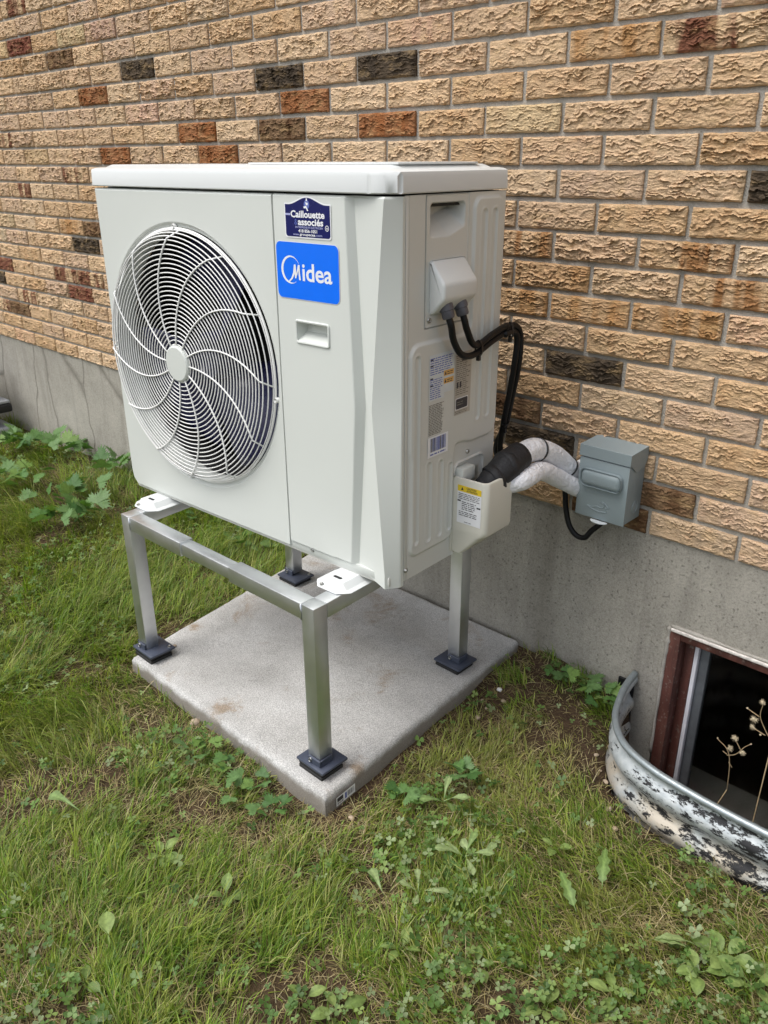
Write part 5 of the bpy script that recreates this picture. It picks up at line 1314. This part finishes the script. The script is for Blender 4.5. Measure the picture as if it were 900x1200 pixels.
# clover and small round-leaved cover
def clover(n):
    X, Y = scatter(n, -3.6, 1.4, -1.9, 0.0); p = density_keep(X, Y, 1.0)
    patch = 0.06 + 0.94 * sstep(0.50, 0.66, fbm(X * 3.4 + 7, Y * 3.4, 401, 3) + 0.09 * sstep(-0.6, 0.3, X) * sstep(-0.45, -0.7, Y) - 0.03)
    keep = rng.random(n) < p * patch; X, Y = X[keep], Y[keep]
    Z, wd, sd = ground_h(X, Y); ok = (wd > 0.02) & (sd > 0.012) & (Y < -0.02); X, Y, Z = X[ok], Y[ok], Z[ok]; k = len(X)
    hgt = rng.uniform(0.012, 0.044, k); r = rng.uniform(0.0045, 0.0105, k); a0 = rng.uniform(0, 6.283, k)
    tx, ty = rng.normal(0, 0.32, k), rng.normal(0, 0.32, k)
    # leaflet: heart shaped, folded slightly along the midrib
    leaf = np.array([(0, 0, 0), (0.45, -0.34, 0.10), (0.95, -0.40, 0.16), (1.15, -0.18, 0.10), (1.03, 0, 0.0), (1.15, 0.18, 0.10), (0.95, 0.40, 0.16), (0.45, 0.34, 0.10)])
    T = np.array([[0, 1, 4], [1, 2, 4], [2, 3, 4], [0, 4, 7], [7, 4, 6], [6, 4, 5]])
    V = np.zeros((k, 3, 8, 3)); 
    for j in range(3):
        a = a0 + j * 2.094 + rng.normal(0, 0.12, k); ca, sa = np.cos(a)[:, None], np.sin(a)[:, None]
        lx, ly, lz = leaf[None, :, 0] * r[:, None], leaf[None, :, 1] * r[:, None] * 1.25, leaf[None, :, 2] * r[:, None] * 0.9
        wx, wy = lx * ca - ly * sa, lx * sa + ly * ca
        V[:, j, :, 0] = X[:, None] + wx; V[:, j, :, 1] = np.minimum(Y[:, None] + wy, 0.0); V[:, j, :, 2] = Z[:, None] + hgt[:, None] + lz + wx * tx[:, None] + wy * ty[:, None]
    F = (np.arange(k * 3) * 8)[:, None, None] + T[None]
    pal = np.array([(0.095, 0.18, 0.040), (0.13, 0.225, 0.05), (0.17, 0.265, 0.08), (0.08, 0.15, 0.035), (0.26, 0.33, 0.16), (0.21, 0.29, 0.085)]); col = pal[rng.integers(0, len(pal), k)] * rng.uniform(0.75, 1.2, (k, 1))
    me = fast_mesh('clover', V.reshape(-1, 3), F.reshape(-1, 3)); set_col(me, np.repeat(col, 24, 0)); me.shade_smooth()
    return tag(mesh_obj('clover', me, M['leaf']), 'low clover and small round leaves among the grass', 'clover', kind='stuff')
clover(31000)

# broad leaves: each weed is a thing with its leaves as parts
def leaf_mesh(outline, length, fold=0.18, arch=0.35, col=(0.12, 0.20, 0.05), nseg=9, rib=1.25, wave=0.02, seed=0):
    """outline(t) -> half width along the leaf (fraction of length); leaf runs along +x from the origin"""
    V, Ccol, F = [], [], []
    for i in range(nseg + 1):
        t = i / nseg; w = outline(t) * length; x = length * t; z = arch * length * (math.sin(t * 1.9) * 0.55 - 0.55 * t * t)
        for k, s in enumerate((-1, -0.5, 0, 0.5, 1)):
            zz = z + abs(s) * w * fold + wave * length * math.sin(9 * t + 2.1 * s + seed) * abs(s)
            V.append((x - 0.05 * length * abs(s) * 0, s * w, zz)); m_ = rib if s == 0 else 1.0; Ccol.append([c * m_ for c in col])
    for i in range(nseg):
        for k in range(4): a = i * 5 + k; F.append((a, a + 1, a + 6, a + 5))
    me = fast_mesh('leaf', np.array(V), np.array(F)); set_col(me, np.array(Ccol)); me.shade_smooth(); me.materials.append(M['leaf'])
    return me
def lobed(n_lobes, width, depth): return lambda t: max(0.004, width * (math.sin(math.pi * min(1, t ** 0.85 * 0.98 + 0.02)) ** 0.8) * (1 - depth * (0.5 + 0.5 * math.cos(2 * math.pi * n_lobes * t)))) if t > 0.18 else 0.012
def oval(width, stalk=0.25): return lambda t: 0.014 if t < stalk else max(0.003, width * math.sin(math.pi * min(1.0, (t - stalk) / (1 - stalk) * 0.97 + 0.03)) ** 0.75)
def spoon(width): return lambda t: max(0.010, width * (t ** 1.6) * (1 - max(0, (t - 0.82) / 0.18) ** 2) * 1.25)
LEAF = {'plantain': [leaf_mesh(oval(0.24), 0.075, 0.2, 0.3, c, 9, 1.3, 0.015, i) for i, c in enumerate([(0.19, 0.27, 0.075), (0.24, 0.32, 0.10), (0.15, 0.22, 0.06)])],
        'dandelion': [leaf_mesh(lobed(4, 0.16, 0.45), 0.13, 0.22, 0.35, c, 16, 1.5, 0.02, i) for i, c in enumerate([(0.18, 0.26, 0.08), (0.15, 0.23, 0.065), (0.25, 0.32, 0.13)])],
        'spoon': [leaf_mesh(spoon(0.16), 0.11, 0.2, 0.3, c, 10, 1.35, 0.02, i) for i, c in enumerate([(0.25, 0.33, 0.14), (0.20, 0.29, 0.10), (0.28, 0.35, 0.16)])],
        'round': [leaf_mesh(oval(0.44, 0.34), 0.062, 0.15, 0.5, c, 9, 1.2, 0.02, i) for i, c in enumerate([(0.11, 0.20, 0.05), (0.15, 0.24, 0.075), (0.09, 0.17, 0.045)])]}
def lobed_leaf(seed, size, col):
    """divided buttercup-like leaf: three toothed lobes on a stalk"""
    r = random.Random(seed); V, F = [], []
    V.append((0, 0, 0)); V.append((size * 0.55, -0.0012, size * 0.40)); V.append((size * 0.55, 0.0012, size * 0.40)); F.append((0, 1, 2))
    cx, cz = size * 0.55, size * 0.40
    for a0, ln in ((-1.15, 0.72), (0.0, 0.9), (1.15, 0.72)):
        base = len(V); V.append((cx, 0, cz)); m_ = 11
        for i in range(m_):
            t = i / (m_ - 1) * 2 - 1; a = a0 + t * 0.62; tooth = 0.72 if i % 2 else 1.0
            rad = size * ln * (0.55 + 0.45 * math.cos(t * 1.25)) * tooth * r.uniform(0.9, 1.08)
            V.append((cx + rad * math.cos(a), rad * math.sin(a), cz - 0.10 * rad + 0.10 * rad * abs(t) * r.uniform(0.3, 1.2)))
        for i in range(m_ - 1): F.append((base, base + 1 + i, base + 2 + i))
    me = fast_mesh('leaf', np.array(V), np.array(F)); cc = np.tile(np.array(col), (len(V), 1)); cc[::11] *= 1.15
    set_col(me, cc); me.materials.append(M['leaf']); return me
LEAF['buttercup'] = [lobed_leaf(i, 0.058 + 0.006 * i, c) for i, c in enumerate([(0.095, 0.205, 0.050), (0.12, 0.235, 0.062), (0.075, 0.165, 0.045), (0.17, 0.28, 0.065), (0.14, 0.25, 0.085)])]
def plant(kind, name, label, x, y, nleaf, scale, group, cat='weed', spread=0.0, tilt=(0.15, 0.75), ang=None, zoff=0.012):
    h = float(ground_h(np.array([x]), np.array([y]))[0][0])
    o = thing(name, label, cat, (x, y, h + zoff), 0, group)
    for k in range(nleaf):
        l = bpy.data.objects.new('leaf', random.choice(LEAF[kind])); C.objects.link(l); l.parent = o
        a = (ang + random.gauss(0, 0.25)) if ang is not None else 2 * math.pi * (k + random.random() * 0.7) / nleaf
        s = scale * random.uniform(0.7, 1.15); l.scale = (s, s, s)
        l.location = (random.gauss(0, spread), random.gauss(0, spread) - 0.0, random.uniform(0, 0.006))
        if y + l.location.y > -0.04: l.location.y = -0.04 - y
        l.rotation_euler = (random.gauss(0, 0.2), -random.uniform(*tilt), a)
    return o
def at(u, v, z=0.02): p = px(u, v, 2, z); return float(p[0]), float(p[1])
for (u, v, n, lab) in ((50, 520, 7, 'big divided-leaf weed growing against the foundation between the machine and heat pump'), (118, 522, 6, 'divided-leaf weed at the foundation just beyond the heat pump corner'), (20, 562, 7, 'bushy divided-leaf weed in the tall grass out from the machine'),
                       (85, 575, 8, 'fullest divided-leaf weed, standing out on the lawn from the foundation'), (70, 612, 6, 'low divided-leaf weed farthest out from the foundation in tall grass'), (150, 545, 5, 'thin divided-leaf weed tucked under the heat pump corner'), (20, 520, 6, 'divided-leaf weed right beside the hose of the machine'), (105, 600, 6, 'divided-leaf weed beside the stand leg under the fan')):
    x, y = at(u, v, 0.05); plant('buttercup', 'leafy_weed', lab, x, min(y, -0.09), n * 2, 0.95 if v > 560 else 1.05, 'divided-leaf weeds by the foundation', spread=0.05, tilt=(0.25, 1.1), zoff=0.03)
for (u, v, n) in ((262, 612, 6), (300, 622, 7), (330, 640, 6), (275, 640, 5), (240, 600, 5)):
    x, y = at(u, v, 0.03); plant('round', 'round_leaf_weed', 'dark round-leaved weed in the shade between stand and foundation', x, min(y, -0.08), n, 0.95, 'round-leaved weeds behind the stand', spread=0.03, tilt=(0.3, 0.9), zoff=0.02)
for (u, v, n, a, lab) in ((675, 1072, 1, 2.6, 'long pale toothed dandelion leaf lying alone on the lawn'), (705, 1045, 1, 1.9, 'upright toothed dandelion leaf in grass close to the window well'), (760, 1105, 2, 0.6, 'pair of toothed dandelion leaves in front of the window well')):
    x, y = at(u, v); plant('dandelion', 'dandelion', lab, x, y, n, 0.62, 'dandelion leaves before the window well', tilt=(0.05, 0.3), ang=a, zoff=0.03)
for (u, v, n, lab) in ((545, 1005, 5, 'five-leaved weed with pale spoon-shaped leaves among clover'), (490, 1050, 4, 'pale spoon-leaved weed beside the single flat leaf'), (520, 940, 4, 'pale spoon-leaved weed closest to the right side of the slab'), (560, 1010, 3, 'three pale spoon-shaped leaves beside a larger spoon-leaved weed')):
    x, y = at(u, v); plant('spoon', 'spoon_leaf_weed', lab, x, y, n, 0.55, 'spoon-leaved weeds near the slab corner', tilt=(0.1, 0.6), zoff=0.024)
x, y = at(450, 1060); plant('spoon', 'fallen_leaf', 'single pale green leaf lying flat among clover', x, y, 1, 0.8, None, 'leaf', tilt=(0.0, 0.05), ang=2.7, zoff=0.036)
x, y = at(95, 958); plant('spoon', 'fallen_leaf', 'long pale withered leaf lying on the grass away from the slab', x, y, 1, 0.9, None, 'leaf', tilt=(0.0, 0.08), ang=3.4, zoff=0.04)
x, y = at(130, 1112); plant('plantain', 'fallen_leaf', 'bright yellow-green leaf on the worn lawn', x, y, 1, 0.95, None, 'leaf', tilt=(0.05, 0.2), ang=3.0, zoff=0.036)
ROS = 'low rosette of broad oval leaves growing in the open lawn'
for (u, v, n, s, lab) in ((850, 1120, 6, 0.75, 'six-leaved broad rosette in front of the window well'), (880, 1150, 5, 0.8, 'broad oval rosette just out from the six-leaved one by the well'), (820, 1135, 4, 0.65, ROS), (395, 1180, 3, 0.65, ROS), (355, 1165, 3, 0.55, ROS), (100, 1150, 4, 0.6, ROS), (190, 1000, 5, 0.6, 'five-leaved oval rosette out from the front edge of the slab'),
                        (265, 1050, 4, 0.55, ROS), (640, 1180, 5, 0.55, ROS), (720, 1160, 4, 0.6, ROS), (560, 1130, 4, 0.55, ROS), (130, 650, 3, 0.7, 'three oval leaves in tall grass beside the stand leg'), (205, 705, 3, 0.55, 'three oval leaves beneath the front rail of the stand'), (650, 990, 3, 0.55, ROS), (470, 1110, 4, 0.55, ROS)):
    x, y = at(u, v); plant('plantain', 'plantain', lab, x, y, n, s, 'broad-leaved rosettes in the lawn', tilt=(0.02, 0.5), zoff=0.010)
SMW = 'small lobed-leaf weed growing along the front edge of the slab'
for (u, v, n, s, lab) in ((690, 800, 4, 0.6, 'small lobed-leaf weed against the bare foundation between slab and well'), (725, 800, 4, 0.65, 'small lobed-leaf weed touching the flange of the window well'), (655, 800, 3, 0.5, 'small lobed-leaf weed near the back corner of the slab'), (545, 905, 5, 0.6, 'small lobed-leaf weed in grass beside the right edge of the slab'), (470, 935, 4, 0.6, 'small lobed-leaf weed close to the stickered slab side'),
                        (262, 905, 5, 0.5, SMW), (290, 925, 5, 0.5, SMW), (320, 950, 4, 0.5, SMW), (232, 880, 4, 0.5, SMW)):
    x, y = at(u, v); plant('buttercup', 'small_weed', lab, x, min(y, -0.06), n + 2, s * 0.9, 'small weeds around the slab', spread=0.016, tilt=(0.1, 0.7), zoff=0.012)
for (u, v, a, L) in ((40, 745, -0.9, 0.13), (300, 1010, 0.7, 0.08), (720, 830, -1.2, 0.09)):
    x, y = at(u, v, 0.04); h = float(ground_h(np.array([x]), np.array([y]))[0][0]) + 0.045
    b = bmesh.new(); tube(b, catmull([(0, 0, 0.004), (L * 0.3 * math.cos(a), L * 0.3 * math.sin(a), 0.012), (L * 0.7 * math.cos(a + 0.15), L * 0.7 * math.sin(a + 0.15), 0.008), (L * math.cos(a), L * math.sin(a), -0.01)], 5), 0.0011, 5)
    o = bm_obj('straw', b, M['straw_stem']); o.location = (x, y, h - 0.03 if L < 0.1 else h); tag(o, 'single long dry straw lying across the grass', 'straw', 'loose straws')

# stones, chips and scraps
def pebble(u, v, r, mat, name, label, cat, flat=0.6, z=0.012, group=None):
    p = px(u, v, 2, z); b = bmesh.new(); bmesh.ops.create_icosphere(b, subdivisions=2, radius=r)
    sx_, sy_ = random.uniform(0.7, 1.3), random.uniform(0.7, 1.1)
    for vv in b.verts: vv.co = Vector((vv.co.x * sx_, vv.co.y * sy_, vv.co.z * flat)) * random.uniform(0.86, 1.1)
    o = bm_obj(name, b, mat, None, True); h = float(ground_h(np.array([p[0]]), np.array([p[1]]))[0][0]); sdv = float(ground_h(np.array([p[0]]), np.array([p[1]]))[2][0])
    zz = SLAB_Z if sdv < 0 else h; o.location = (p[0], p[1], zz + r * flat * 0.6); o.rotation_euler = (0, 0, random.uniform(0, 6)); return tag(o, label, cat, group)
pebble(228, 843, 0.014, M['stone'], 'stone', 'tan stone in the soil beside the slab edge', 'stone')
pebble(206, 771, 0.006, M['stone'], 'stone', 'small brown pebble on the slab next to a stand foot', 'stone')
pebble(585, 809, 0.008, M['white_bit'], 'white_scrap', 'white scrap on the bare soil beside the slab', 'scrap')
pebble(703, 784, 0.006, M['white_bit'], 'white_scrap', 'tiny white scrap at the foot of the foundation', 'scrap', z=0.06)
pebble(481, 692, 0.006, M['white_bit'], 'white_scrap', 'white crumb on the slab under the heat pump corner', 'scrap', z=0.05)
pebble(558, 883, 0.007, M['tan_bit'], 'wood_chip', 'tan chip in the grass beyond the slab', 'chip', 0.3, 0.03, 'tan chips'); pebble(556, 897, 0.006, M['tan_bit'], 'wood_chip', 'tan chip in the grass beyond the slab', 'chip', 0.3, 0.03, 'tan chips')
for (u, v) in ((420, 965), (412, 958), (440, 950), (570, 830), (575, 845), (580, 855), (560, 840), (705, 890), (712, 900), (700, 875), (715, 935), (722, 960), (222, 868), (565, 822), (590, 825)):
    pebble(u, v, random.uniform(0.004, 0.0085), M['stone'], 'pebble', 'small pebble lying in bare soil', 'pebble', 0.6, 0.0, 'pebbles in the bare soil')
